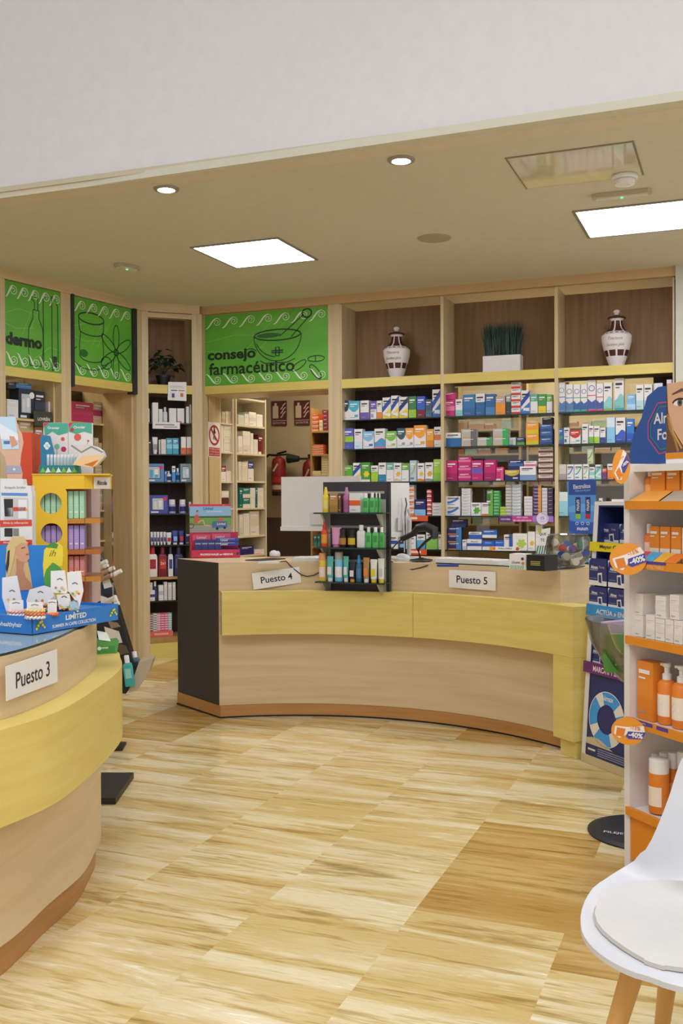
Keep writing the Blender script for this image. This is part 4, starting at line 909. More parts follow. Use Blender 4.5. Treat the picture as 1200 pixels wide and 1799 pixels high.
extinguisher(479,501,793,871,'dark red fire extinguisher on the storeroom wall left of the monitor',False); extinguisher(533,556,795,900,'fire extinguisher with a black horn partly behind the bookcase',True)
# no-entry sign on the jamb
JF=Fr(XL+.0005,7.75,90)
def ne(m,w,h,r,y):
    cz=h*.13; R_=min(w*.46,h*.3)
    m.ringf(0,cz,w*.36,w*.46,'b8302c',y-.001,k=h*.30/(w*.46) if w else 1); k=(h*.3)/(w*.46)
    for pts,t in (([(0,.18),(.0,.05)],.13),([(0,.05),(-.08,-.13)],.06),([(0,.05),(.08,-.14)],.06),([(0,.16),(.12,.06)],.04),([(0,.16),(-.1,.07)],.04)): m.line([(a*w,cz+b*h) for a,b in pts],t*w,'bk',y-.0015)
    m.disc(0,cz+.215*h,w*.06,'bk',y-.0015,rz=h*.03); m.line([(-w*.3,cz+h*.19),(w*.3,cz-h*.19)],w*.09,'b8302c',y-.002)
    m.rect(-w*.46,w*.46,-h*.48,-h*.23,'b8302c',y-.001)
    for i,t in enumerate(('PROHIBIDO EL PASO','A TODA PERSONA','AJENA A LA EMPRESA')): m.text(t,0,-h*(.275+.08*i),w*.84,h*.045,'wh',y=y-.002,fit=True,bold=.0)
card(JF.off(0),[(365.5,741),(386,743),(386.5,804),(366,802)],'no_entry_sign','white sign with a crossed-out walking figure on the doorway panel','sign',deco=ne)
# ---------------- things on the service counter ----------------
def fr2(a,b,z,off=0):
    p=onz(a[0],a[1],z);q=onz(b[0],b[1],z); return Fr(p.x,p.y,math.degrees(math.atan2(q.y-p.y,q.x-p.x)),off),math.hypot(q.x-p.x,q.y-p.y)
FF=Fr(0,5.655,0)
ua=FF.px(568,900,.145)[0]; ub=FF.px(681,900,.145)[0]; zt=FF.px(625,846.5,.145)[1]
r=empty('display_stand','dark panel stand with three glass shelves in front of the counter','display stand',((ua+ub)/2,5.80,.811)); w=ub-ua; H_=zt-.811
MB().box(-w/2,w/2,0,.028,0,H_,mat('35333a',.5)).build('back_panel',r); MB().box(w/2-.004,w/2+.012,-.004,.03,0,H_,'2a282c').build('side_edge',r)
ZF=[FF.px(610,y,.0)[1] for y in (900.5,962,1023)]
for i,z in enumerate(ZF):
    zz=z-.811; x0=FF.px((551,551,553)[i],900)[0]-(ua+ub)/2; x1=FF.px((672,678,675)[i],900)[0]-(ua+ub)/2
    g=MB(); g.box(x0+.006,x1,-.145,0,zz-.008,zz-.0006,SHG); g.box(x0,x1,-.15,-.145,zz-.009,zz-.0003,GEDGE); g.box(x0,x0+.006,-.145,0,zz-.009,zz-.0003,GEDGE); g.build('glass_shelf',r)
    for s in (-1,1):
        b=MB(); X=s*(w/2-.03); b.add([(X-.006,-.11,zz-.01),(X-.006,0,zz-.01),(X-.006,0,zz-.12),(X-.006,-.03,zz-.08),(X+.006,-.11,zz-.01),(X+.006,0,zz-.01),(X+.006,0,zz-.12),(X+.006,-.03,zz-.08)],[(0,1,2,3),(7,6,5,4),(0,3,7,4),(3,2,6,7)],'b8b4a8'); b.box(X-.02,X+.02,-.004,-.0005,zz-.13,zz+.08,'a8a498'); b.build('bracket',r)
    b=MB(); b.box(-w/2+.03,w/2-.02,-.003,-.0005,zz+.115,zz+.13,'a8a498') if i<3 else 0; b.build('rail',r)
FX=(540,830,7.5)
row(FF,ZF[0],'''182,270,190|yellow spray bottle|@sp,e8d03a,ye,e8d878
290,402,272|gold cardboard box|b8893f,lo,a87a38,cr
408,445,277|slim brown box|6a4a38,p,gr,gr
455,545,192|pink metallic bottle|@sp,b06a98,c080a8,a05a88
549,700,268|white box, orange panel|e9e6e2,mid,e06030,or_
708,800,270|green gel bottle, front|@flat,5fbf6a,wh,3f9a4f
806,880,264|green gel bottle beside first|@flat,5fbf6a,wh,3f9a4f
884,925,264|narrow green gel bottle|@flat,5fbf6a,wh,3f9a4f
928,966,268|rightmost green gel bottle|@flat,4faf5a,wh,3f9a4f''','counter stand top shelf',FX,ins=.04,depth=.06)
row(FF,ZF[1],'''165,255,650|red orange spray bottle|@sp,d8502a,rd,e0a03a
292,425,725|shiny pink cream tube|@tu,d89ac0,c070a0,
405,505,742|black jar, gold lid|@jr,1f1a16,241c14,b8862c
512,625,742|black jar with yellow base|@jr,1f1a16,1c1610,d8b82c
632,748,692|white lotion bottle|@flat,e9e7e4,wh,wh
752,836,720|small green bottle, white cap|@flat,5fbf6a,wh,3f9a4f
838,928,722|wider green bottle|@flat,5fbf6a,wh,3f9a4f
932,1005,722|rightmost green bottle|@flat,4faf5a,wh,3f9a4f''','counter stand middle shelf',FX,ins=.04,depth=.06)
row(FF,ZF[2],'''135,228,1062|orange capped yellow aerosol|@cyl,e8c84a,e89a6a,f0d8d0|iloly
240,330,1105|teal cream tube|@tu,5fb8b0,wh,e8e4e2
342,450,1047|light blue aerosol, grey cap|@cyl,7fc8e8,a8a8a0,f0eeec|iloly
456,534,1105|second teal cream tube|@tu,5fb8b0,wh,e8e4e2
536,622,1182|navy tube with orange cap|@tu,23263c,e89a2a,e8e0d8
624,706,1087|blue spray bottle|@sp,2f5f80,2f8fc8,4a7fa0
718,806,1122|tan sunscreen tube|@tu,b88a50,wh,e88a3a
810,908,1146|white yellow-striped tube|@tu,eceae4,e8c838,e8d030
912,1003,1136|white yellow tube, printed|@tu,e4e2dc,e8c838,c8c8c0''','counter stand bottom shelf',FX,ins=.04,depth=.06)
# monitors
def monitor(fr,pa,pb,yt,yb,ins,label,foot,tilt=0):
    u0,z1=fr.px(pa,yt,ins); u1,_=fr.px(pb,yt,ins); z0=fr.px((pa+pb)/2,yb,ins)[1]; w=u1-u0; h=z1-z0
    r=empty('monitor',label,'monitor',fr.pt((u0+u1)/2,ins,CT),fr.a); Z=z0-CT; W_='dcdad8'
    m=MB(); m.box(-w/2,w/2,0,.03,Z,Z+h,W_); m.box(-w/2-.003,w/2+.003,-.012,.034,Z,Z+h*.08,W_); m.build('casing',r)
    MB().box(-w/2+.01,w/2-.01,.0302,.032,Z+h*.1,Z+h-.01,'bk').build('screen',r)
    m=MB(); m.box(-w*.12,w*.40,-.016,-.0005,Z+h*.12,Z+h*.35,'cfcdcb'); m.build('rear_cover',r)
    m=MB(); m.tube([(.05+w*.1,-.02,Z+h*.5),(.03+w*.1,-.05,Z+h*.3),(.04+w*.1,-.03,.03)],.014,'c8c6c4'); m.cbox(w*.1-.09,w*.1+.13,-.12,.10,.0005,.014,'d0cecc',.03); m.build('stand',r)
    m=MB(); 
    for q in (0,1): m.tube([(w*.06+q*.03,-.018,Z+h*.72),(w*.09+q*.03,-.024,Z+h*.6),(w*.07+q*.02,-.024,Z+h*.45),(w*.1+q*.01,-.03,Z+h*.2),(w*.12,-.03,.05)],.004,('e4e4e4','2a2a2c')[q],n=6)
    m.build('cables',r)
    return r
MF=Fr(0,6.20,0); monitor(MF,494,632,838,933,0,'white computer monitor seen from behind, left of the glass-shelf stand',1)
q=Fr(-2.07,6.12,57); r=monitor(q,682,719,848,943,0,'white computer monitor turned side-on right of the glass-shelf stand',1)
def flat(name,label,cat,cs,z,h,colr,deco=None,group=None,ch=.01):
    """box on the counter given by front-left, front-right pixels and depth"""
    fr,w=fr2(cs[0],cs[1],z); m=MB(); m.cbox(0,w,0,cs[2],0.0005,h,colr,ch)
    if deco: deco(m,w,h,cs[2])
    return tag(m.build(name,loc=fr.pt(0,0,z),rz=fr.a),label,cat,group)
def keys(m,w,h,d):
    m.box(.005,w-.005,.004,.006,h*.3,h*.8,'b8b8b4')
    for j in range(5):
        for i in range(15): x=.012+i*(w-.024)/15; y=.012+j*(d-.02)/5; m.box(x,x+(w-.024)/15-.003,y,y+(d-.02)/5-.003,h,h+.004,'e2e2de')
flat('keyboard','white keyboard on the counter below the left monitor','keyboard',((512,986),(567,987),.14),CT,.022,'d4d4d0',keys)
flat('keyboard','white keyboard behind the Puesto 5 sign','keyboard',((762,988),(876,993),.15),CT+.006,.024,'d4d4d0',keys)
def mouse(cs,z,lab,ang):
    r=empty('computer_mouse',lab,'mouse',tuple(onz(cs[0],cs[1],z)),ang); m=MB()
    loft(m,[(rnd(.062*k,.105*k,.8),zz) for k,zz in ((.94,.0005),(1,.012),(.92,.026),(.66,.036),(.3,.040))],'d8d8da'); m.build('body',r,smooth=True); MB().box(-.004,.004,-.035,-.012,.034,.041,'dk').build('wheel',r)
mpz=CT+.004
f,w=fr2((455,986),(505,982),CT); tag(MB().cbox(0,w,0,.14,.0005,.004,'1c1c20',.02).build('mouse_pad',loc=f.pt(0,0,CT),rz=f.a),'black mouse pad at the left end of the counter','mouse pad')
mouse((483,977),mpz+.001,'white computer mouse on the black pad left of Puesto 4 keyboard',.9); mouse((708,983),CT+.0005,'white computer mouse right of the glass-shelf stand',1.1)
flat('notepad','small white pad lying by the black mouse pad','notepad',((453,990),(491,990),.05),CT,.012,'e0deda',ch=.002)
r=MB(); P=[tuple(onz(488,987,CT+.01)),tuple(onz(503,986,CT+.004))]
fq=frame_at_counter(107,CR-.012)
for x,y in ((508,992),(518,1001),(530,1010),(540,1012.5),(550,1011),(560,1006),(567,1000)):
    u,z=fq.px(x,y); P.append(fq.pt(u,0,z))
r.tube(P,.0035,'16161a',n=6); tag(r.build('cable'),'thin black cable hanging over the front near Puesto 4','cable')
r=MB(); fq=frame_at_counter(80,CR-.012); P=[]
for x,y in ((684,984),(690,988),(700,995),(712,1001),(725,1001),(740,997),(752,993)):
    u,z=fq.px(x,y); P.append(fq.pt(u,0,max(z,CT-.04)))
r.tube(P,.0035,'16161a',n=6); tag(r.build('cable'),'black cable looping over the counter edge right of the stand','cable')
p=onz(740,985,CT+.006); r=empty('barcode_scanner','black handheld barcode scanner in its curved stand','scanner',tuple(p))
MB().lathe([(.075,.0005),(.07,.008),(.02,.016),(.012,.02)],'1c1c1f',n=24).build('base',r,smooth=True)
MB().tube([(-.005,0,.012),(-.02,.0,.07),(.03,0,.12),(.07,0,.15)],.009,'1a1a1d').build('neck',r,smooth=True)
m=MB(); m.tube([(.095,-.02,.145),(.085,0,.19),(.03,0,.215),(-.03,0,.205)],[.02,.034,.032,.024],'1e1e22',n=12); m.build('head',r,smooth=True)
m=MB(); m.tube([(-.02,0,.205),(-.06,0,.165),(-.13,0,.135)],[.022,.018,.02],'1e1e22',n=10); m.build('handle',r,smooth=True)
m=MB(); m.tube([(-.13,0,.135),(-.17,-.03,.09),(-.2,-.05,.04),(-.24,-.03,.008)],.004,'16161a',n=6); m.build('cord',r,smooth=True)
flat('pen_tray','dark blue oblong case in front of the right keyboard','case',((768,996),(806,996),.06),CT+.006,.012,'2a3a8a')
flat('product_carton','white carton with coloured dots near the acrylic bowl','box',((895,1000),(924,1001),.10),CT+.006,.085,'e6e4de',lambda m,w,h,d:(m.text('¡Gusta',w*.4,h*.45,w*.6,h*.2,'3a2a2c'),m.rect(0,w,.002,h*.3,'dfe6dc'),[m.rect(w*(.08+.12*i),w*(.13+.12*i),.002,h*.28,'3f8a5a',-.001) for i in range(7)],m.disc(w*.8,h*.7,h*.1,'6a2a5a'),m.disc(w*.82,h*.4,h*.1,'d87a3a')),ch=.001)
flat('product_carton','black carton with yellow lettering beside the acrylic bowl','box',((925,1002),(957,1004),.12),CT+.006,.085,'17171c',lambda m,w,h,d:(m.rect(w*.2,w*.8,h*.3,h*.7,'2a2a24'),[m.rect(w*.24,w*.76,h*(.36+.1*i),h*(.40+.1*i),'c8b860',-.0014) for i in range(3)]),ch=.001)
f,w=fr2((942,990),(968,990),CT+.006,.12)
m=MB(); z0=CT+.007; m.ext([(0,0),(w,0),(w*1.15,.21),(w*.55,.20)],0,.004,'e6e6e0')
for i in range(5): m.line([(w*(.1+.18*i),.01),(w*(.32+.16*i),.10)],.007,'2f7a5a',y=-.001)
m.text('QUE',w*.62,.17,w*.5,.018,'dk'); m.text('TE',w*.6,.135,w*.3,.018,'dk'); tag(m.build('leaflet_card',loc=f.pt(0,0,z0),rz=f.a),'leaning white card with green stripes behind the black carton','card')
p=onz(993,999,CT+.006); r=empty('acrylic_bowl','clear acrylic bowl full of small tubes on the counter','bowl',(p.x+.0,p.y+.11,CT+.0065))
m=MB(); pr=[(.05,.0),(.09,.02),(.125,.07),(.128,.12),(.118,.175),(.112,.178),(.120,.12),(.117,.07),(.085,.026),(.03,.006)]; m.lathe(pr,ACR,n=28,cap=False); m.build('bowl_wall',r,smooth=True)
m=MB(); m.tube([(.04,0,.178),(.02,.0,.20),(-.03,0,.21)],.004,ACR,n=6); m.lathe([(.110,.180),(.118,.186),(.112,.187)],ACR,n=28,cap=False); m.build('rim',r,smooth=True)
random.seed(4); bx,by=p.x,p.y+.11
cols=[('dcdce0','2f58b0','blue'),('e8e6e2','e8e6e2','white'),('e09a4a','e8e4dc','orange and white'),('d8d6d2','c8c4b8','grey'),('e8e6e4','3a4fa0','navy-capped'),('e8e0d8','c83a30','red-marked'),('d8dce4','7a5aa8','lilac'),('c88a4a','2a7a4a','brown, green-ended')]
spots=[(-.06,-.04,.07,.5,0),(-.03,-.065,.055,-.3,.3),(.01,-.06,.05,.1,.1),(.04,-.05,.06,-.6,.2),(.075,-.02,.07,.8,.5),(-.05,.01,.10,-.9,.3),(0,-.02,.095,.5,.4),(.04,.02,.11,-.4,.7),(-.02,.04,.12,1.2,.2),(.06,.05,.12,.2,.5),(-.07,.03,.12,1.6,.6),(.02,-.07,.035,.0,.0)]
for i,(x,y,z,an,up) in enumerate(spots):
    c1_,c2_,nm=cols[i%8]; d=Vector((math.cos(an)*.5,-.75,.35*up)).normalized()*.06; c=Vector((bx+x,by+y*.8+.01,CT+z+.01)); rr=empty('effervescent_tube',f'{nm} small tube in the acrylic bowl, {"deeper" if z<.06 else "near the top" if z>.1 else "mid pile"}{", end facing out" if i>7 else ""}','tube',tuple(c),0,'small tubes in the acrylic bowl')
    MB().tube([-d,d],.02,c1_,n=14).build('tube_body',rr,smooth=True); MB().tube([d*1.0,d*1.2],.0215,c2_,n=14).build('cap',rr,smooth=True)
# electrolyte poster and green box
r=Fr(-1.02,6.15,-3)
def elec(m,w,h,rr,y):
    m.rect(-w/2,w/2,h*.22,h/2,'2a4a98',y-.0006); m.poly([(-w/2,-h*.5),(w/2,-h*.5),(w/2,-.28*h),(0,-.3*h),(-w/2,-.25*h)],'2a55b0',y-.001); m.poly([(-w/2,.0),(0,.06*h),(w/2,.02*h),(w/2,-.08*h),(-w/2,-.1*h)],'6aa6e0',y-.0008)
    m.text('Electrolitos',-.02*w,.38*h,w*.62,h*.08,'wh',y-.002,fit=True,rot=.06); m.text('Electrolytes',.02*w,.30*h,w*.54,h*.05,'8ab0e0',y-.002,fit=True,rot=.06)
    for x,c in ((-.16,'8cc63a'),(.2,'b02a3a')):
        m.rect((x-.09)*w,(x+.09)*w,-.17*h,.18*h,'24306a',y-.0015); m.rect((x-.09)*w,(x+.09)*w,-.22*h,-.13*h,c,y-.002); m.text('nuun',x*w,.03*h,h*.2,w*.1,'wh',y-.003,rot=1.57)
    for k in range(3): m.ringf(-w*.2+k*w*.2,-.31*h,w*.04,w*.055,'wh',y-.002)
    m.text('nuun',.0,-.41*h,w*.4,h*.07,'wh',y-.002,bold=.02)
r=Fr(-1.0,6.08,-3); card(r,[(996,846),(1044,840.5),(1052,935),(1003,940)],'poster_board','blue Electrolitos poster standing behind the acrylic bowl','poster',th=.004,col='4f92d8',deco=elec)
u0,zz=r.px(1012,1057,.05); u1=r.px(1034,1057,.05)[0]
m=MB(); m.box(0,u1-u0+.06,0,.03,-.18,.245,'1d4a38'); m.rect(.005,u1-u0+.05,.01,.03,'5aa8d8'); m.rect(.01,u1-u0+.05,-.13,-.05,'4a9a3a'); m.rect(.01,u1-u0+.04,-.045,-.03,'d8692c'); tag(m.build('display_box',loc=r.pt(u0,.02,CT+.0)),'dark green display box at the right end of the counter','box')
# red and blue wound-care display
z=CT
f,w=fr2((335.5,981),(422,979.5),z)
r=empty('counter_display','red cardboard display with a cyclist header at the left end of the counter','display box',f.pt(0,0,z+.0005),f.a); RD='c02a4a'
m=MB(); m.box(0,w,0,.004,0,.055,RD); m.box(0,.004,0,.14,0,.10,RD); m.box(w-.004,w,0,.14,0,.06,RD); m.box(0,w,.136,.14,0,.17,RD); m.box(0,w,0,.14,0,.004,RD); m.text('PROFESIONALES en HERIDAS',w*.52,.024,w*.66,.018,'wh',y=-.002,bold=.03); m.disc(w*.95,.028,.010,'24306a',y=-.002); m.build('tray',r)
m=MB(); m.rect(.06*w,.42*w,.115,.155,'d85a78',.134); m.rect(.46*w,.84*w,.115,.16,'d85a78',.134); m.text('Linitul',.24*w,.135,.3*w,.018,'wh',y=.132); m.text('Linitul',.62*w,.137,.3*w,.018,'wh',y=.132); m.build('inner_print',r)
g=MB(); hw=.86*w; g.M=Matrix.Translation((0,.142,.17)); g.box(0,hw,0,.003,0,.195,'8fb8d8'); g.rect(0,hw,.0,.055,'9a9a90'); g.rect(0,hw,.05,.10,'6fa04a'); g.rect(0,hw,.10,.112,'3a5a34'); g.rect(0,hw,.18,.195,'d8304f',-.001); g.text('Linitul',hw*.45,.165,hw*.27,.02,'2a4a90'); g.text('para profesionales',hw*.6,.143,hw*.6,.014,'dfe8ee')
g.rect(hw*.54,hw*.9,.03,.075,'4a6f9a',-.001); g.text('Linitul',hw*.76,.058,hw*.2,.02,'wh',y=-.002); g.disc(hw*.66,.025,.01,'bk',y=-.002); g.disc(hw*.84,.03,.008,'bk',y=-.002); g.rect(hw*.68,hw*.8,.077,.095,'d8506a',-.001)
g.poly([(hw*.1,.06),(hw*.22,.065),(hw*.24,.1),(hw*.19,.125),(hw*.12,.115)],'c8584a'); g.disc(hw*.2,.138,.009,'c89a7a'); g.disc(hw*.19,.143,.009,'3a2a24',y=-.0010); g.line([(hw*.2,.07),(hw*.32,.085),(hw*.36,.05),(hw*.5,.045)],.011,'d0a484'); g.ringf(hw*.04,.045,.014,.018,'dk'); g.text('10',hw*.82,.187,hw*.08,.009,'wh',y=-.002); g.build('header_card',r)
random.seed(2)
for i in range(4):
    x=w*(.15+.135*i); b=pack(w*.125,.118,.03,'2a3a7a','lo','4a7ac0','8ac0e8','Linitul'); tag(b.build('product_box',loc=f.pt(x,.03,z+.006),rz=f.a),f'slim navy box standing in the red display, {ORD[i]} from left','box','navy boxes in the red display')
for i in range(3):
    b=pack(w*.44,.026,.08,'2f45a0','lo','2a3a8a','c83a5a'); b.text('Linitul',-w*.08,.013,w*.2,.014,'wh',y=-.002); tag(b.build('product_box',loc=f.pt(w*.76,.035-.004*i,z+.052+.027*i if i else z+.03),rz=f.a+.02*(i-1)),f'flat blue box lying in the red display, {ORD[2-i]} from top','box','flat blue boxes in the red display')
# ---------------- right: orange and white product stand ----------------
WP=mat('e2dedb',.4); ORG='dc8a22'
AV=Fr(-.40,3.83,-45); aw=.62
r=empty('product_stand','tall white product stand with orange shelf fronts behind the chair','display stand',AV.pt(0),AV.a)
za=AV.px(1100,815)[1]
MB().box(0,.03,0,.26,0,za,WP).build('side_panel',r); MB().box(aw,aw+.03,0,.26,0,za,WP).build('side_panel',r); MB().box(.03,aw,.25,.26,0,za-.02,WP).build('back_panel',r); MB().box(.03,aw,0.02,.26,za-.03,za-.005,WP).build('top_panel',r)
m=MB(); m.box(.035,aw,.1,.25,.0,.02,'dk'); m.build('base',r)
AS=[AV.px(1109,y)[1] for y in (882,985,1119,1262,1420)]
for i,z in enumerate(AS):
    MB().box(.031,aw-.001,.006,.248,z-.02,z-.002,WP).build('shelf',r)
    g=MB(); g.box(.02,aw,-.012,.005,z-.026,z+.004,ORG)
    if i==0:
        g.add([(.04,-.012,z+.004),(.20,-.012,z+.004),(.19,.07,z+.045),(.05,.07,z+.045)],[(0,1,2,3)],'eda94a'); g.add([(.21,-.012,z+.004),(aw,-.012,z+.004),(aw,.07,z+.045),(.20,.07,z+.045)],[(0,1,2,3)],'b0a898')
    if i==1:
        for k,c in enumerate(('d83a60','3fa8d8','e8b03a','e87a2a')): g.add([(.05+.06*k,-.012,z+.005),(.107+.06*k,-.012,z+.005),(.107+.06*k,.04,z+.035),(.05+.06*k,.04,z+.035)],[(0,1,2,3)],c)
        g.rect(.10,.24,z-.006,z+.004,'4a3f90',-.0125); g.text('INDETECTABLE',.17,z-.016,.12,.012,'f0c890',y=-.0128)
    if i==3: g.rect(.04,.17,z-.008,z+.006,'4a3f98',-.0128); g.text('CUIDE NIÑOS',.11,z-.001,.05,.007,'wh',y=-.0135); g.rect(.19,.25,z-.008,z+.006,'4a3f98',-.0128)
    g.build('shelf_front',r)
MB().box(.031,aw-.001,.004,.02,.05,AS[4]-.028,ORG).build('bottom_panel',r)
def face(m,w,h,rr,y):
    S='d9ab8b'; y=0
    m.rect(-w/2,w/2,-h/2,h/2,'4a352a',-.0004)
    m.poly([(-.49*w,.5*h),(.49*w,.5*h),(.47*w,.1*h),(.40*w,-.15*h),(.22*w,-.42*h),(.1*w,-.5*h),(-.1*w,-.5*h),(-.22*w,-.42*h),(-.40*w,-.15*h),(-.47*w,.1*h)],S,-.0009)
    m.poly([(-.47*w,.1*h),(-.40*w,-.15*h),(-.22*w,-.42*h),(-.1*w,-.5*h),(-.14*w,-.5*h),(-.5*w,-.5*h),(-.5*w,0)],'6b4a34',-.0006)
    m.line([(-.47*w,.05*h),(-.44*w,-.15*h),(-.36*w,-.3*h),(-.3*w,-.5*h)],.012,'a87844',-.0012); m.line([(-.44*w,.0),(-.38*w,-.22*h),(-.24*w,-.46*h)],.008,'c89a5c',-.0014)
    for q in (-1,1):
        m.poly(el(q*.28*w,.2*h,.10*w,.045*h,n=16),'efe6e0',-.0014); m.disc(q*.27*w,.2*h,.042*w,'5a5a50',-.0018); m.disc(q*.27*w,.2*h,.018*w,'1c1614',-.002)
        m.line(el(q*.28*w,.195*h,.105*w,.06*h,.1,3.05,14),.007,'3a241c',-.0022); m.line([(q*.15*w,.33*h),(q*.24*w,.38*h),(q*.40*w,.33*h)],[.008,.012,.005],'6a4636',-.0016)
        m.poly(el(q*.05*w,-.135*h,.03*w,.014*h,n=10),'8a5a44',-.0016); m.line([(q*.12*w,.15*h),(q*.08*w,-.02*h),(q*.1*w,-.1*h)],.005,'c08f70',-.0013)
    m.poly([(-.2*w,-.27*h),(-.06*w,-.225*h),(0,-.24*h),(.06*w,-.225*h),(.2*w,-.27*h),(.08*w,-.34*h),(-.08*w,-.34*h)],'bd7468',-.0015); m.line([(-.2*w,-.27*h),(-.05*w,-.275*h),(.05*w,-.275*h),(.2*w,-.27*h)],.004,'7a3e38',-.002)
pz0=za+.005; m=MB(); PW=.31; PH=.25
face(m,PW,PH,0,0); m.box(-PW/2,PW/2,0,.006,-PH/2,PH/2,'5a4030'); m.build('poster',r,loc=(.115+PW/2,.10,za+.04+PH/2))
m=MB(); m.box(.115,.115+PW,.095,.105,za+.015,za+.037,ORG); m.box(.115,.115+PW,.097,.11,za-.004,za+.015,'f0ece8'); m.text('cuide su piel',.25,za+.026,.10,.010,'4a3f50',y=.094); m.build('header_strip',r)
def az(y): return y
AX=(1000,870,6); AX2=(1000,1100,6); OB='e2842c'; 
row(AV,AS[0],'''768,855,-297|round orange squeeze bottle|@bo,e98a30,wh,f0b070
858,1008,-288|orange carton|e48a2c,lo,e98f30,f0d8b0
1020,1165,-288|orange carton with white patch|e48a2c,lo,e08428,f0d8b0
1180,1330,-288|orange carton cut by frame|e48a2c,lo,e98f30,f0d8b0''','orange stand top shelf',AX,ins=.06,depth=.07)
row(AV,AS[1],'''765,842,300|orange dropper bottle|@bo,e07a2c,wh,e8c8b8
846,950,326|orange carton, white foot|e48a2c,lo,efe0d0,wh
955,1064,330|middle orange carton|e48a2c,lo,efe0d0,wh
1072,1180,335|third orange carton|e48a2c,lo,efe0d0,wh
1188,1290,345|white carton cut by frame|e9e4e0,p,or_,gr''','orange stand second shelf',AX,ins=.055,depth=.07)
row(AV,AS[2],'''680,780,1035,2|tall cream-white carton|e6ddd4,lo,e2d8ce,or_
806,905,1262|short white carton|e9e4de,lo,e4ddd6,or_
908,1008,1300|plain low white carton|e9e4de,mid,e4ddd6,or_
1012,1100,1312|low white carton beside it|e9e4de,lo,e4ddd6,or_
1104,1200,1320|low white carton further right|e9e4de,lo,e4ddd6,or_
1204,1300,1330|low white carton cut by frame|e9e4de,lo,e4ddd6,or_
908,1020,1062,1,1298|white carton|e9e4de,mid,e4ddd6,d8905a
1060,1160,1050,1,1310|second white carton|e9e4de,mid,e4ddd6,d8905a''','orange stand third shelf',AX,ins=.03,depth=.07)
row(AV,AS[3],'''716,885,372|large orange tube box|e48a2c,lo,e08428,9ad0e0
886,1026,396|orange pump bottle, white label|@pu,e48228,wh,f0e4d4|50
1032,1186,424|front orange pump bottle|@pu,e48228,wh,f0e4d4|50
1192,1340,440|orange pump bottle cut by frame|@pu,e48228,wh,f0e4d4|50''','orange stand fourth shelf',AX2,ins=.03,depth=.06)
row(AV,AS[4],'''680,808,1378|orange bottle, white cap|@cyl,e48228,wh,e98f30
815,905,1340|orange bottle behind leftmost|@cyl,dc7c26,wh,e8b080
912,1010,1338|orange bottle behind centre|@cyl,dc7c26,wh,e8b080
1014,1100,1336|orange bottle rear right|@cyl,dc7c26,wh,e8b080
1104,1200,1330|orange bottle at the right|@cyl,dc7c26,wh,e8b080''','orange stand lowest shelf',AX2,ins=.10,depth=.06)
u0,_=AV.px(1132,1400,.02);u1=AV.px(1156,1400,.02)[0];zt=AV.px(1144,1334,.02)[1]
bottle('bottle','orange spray bottle in front of the others, orange stand lowest shelf','bottle',AV.pt((u0+u1)/2,.02,AS[4]+.004),AV.a,u1-u0,zt-AS[4]-.004,'cyl','e48228','wh','f0dcc8','products on the orange stand lowest shelf')
def badge(px0,px1,y0,y1,lab,rot,kz=1,kx=1):
    f=Fr(-.42,3.715,0); a,z1=f.px(px0,y0); b,z0=f.px(px1,y1); rx,rz=(b-a)/2,(z1-z0)/2
    m=MB(); m.ext(el(0,0,rx,rz,n=32)[:-1],-.003,0,'e8962c'); c,s=math.cos(rot),math.sin(rot)
    def q(pts,col,y): m.poly([((x*c-z*s)*rx,(x*s+z*c)*rz) for x,z in pts],col,y)
    q([(-.85,.05),(-.1,.3),(.7,.75),(.9,.35),(.1,-.1),(-.3,-.7),(-.7,-.5)],'f0e8e0',-.0036); q([(-.7,.0),(-.2,.1),(-.1,-.5),(-.55,-.6)],'e07f2a',-.0042); q([(.0,.0),(.95,.35),(.98,-.2),(.2,-.5),(0,-.4)],'4a46a0',-.0044)
    m.text('-40%',(.5*c+.07*s)*rx,(.5*s-.07*c)*rz,rx*.85,rz*.42,'wh',y=-.006,rot=rot+.25,bold=.04); m.text('-15%',(.3*c-.42*s)*rx,(.3*s+.42*c)*rz,rx*.6,rz*.34,'e08428',y=-.006,rot=rot+.25,bold=.02)
    tag(m.build('discount_badge',loc=f.pt((a+b)/2,0,(z0+z1)/2)),lab,'badge')
badge(1076,1107,790,850,'narrow oval orange discount badge beside the blue header',.5); badge(1071,1136,953.5,1011,'round orange discount badge at the second shelf of the orange stand',.05); badge(1074,1134,1258,1311,'oval orange discount badge over the lifebuoy poster',-.35)
# ---------------- blue and white antacid stand ----------------
AM2=Fr(-.752,5.30,-45); NV='262f68'; sw=.50
r=empty('product_stand','white-edged navy product stand with a lifebuoy poster','display stand',AM2.pt(0),AM2.a)
zt=AM2.px(1035,888)[1]
def lean(m): m.M=Matrix.Shear('XZ',4,(0,0)) ; return m
K=.05
SH=Matrix.Identity(4); SH[0][2]=.022; SH[1][2]=K     # the stand leans back
def sb(): m=MB(); m.M=SH; return m
sb().box(-.035,0,0,.22,0,zt,WP).build('side_panel',r); sb().box(sw,sw+.035,0,.22,0,zt,WP).build('side_panel',r); sb().box(-.035,sw+.035,0,.22,zt+.0005,zt+.02,WP).build('top_panel',r); m=sb(); m.box(.001,sw-.001,.2,.22,0,zt-.001,NV); m.box(.0005,.008,.0,.2,.05,zt-.001,NV); m.box(sw-.008,sw-.0005,.0,.2,.05,zt-.001,NV); m.box(.008,sw-.008,.0,.2,zt-.008,zt-.001,NV); m.build('navy_liner',r)
def mz(y): return AM2.px(1040,y)[1]
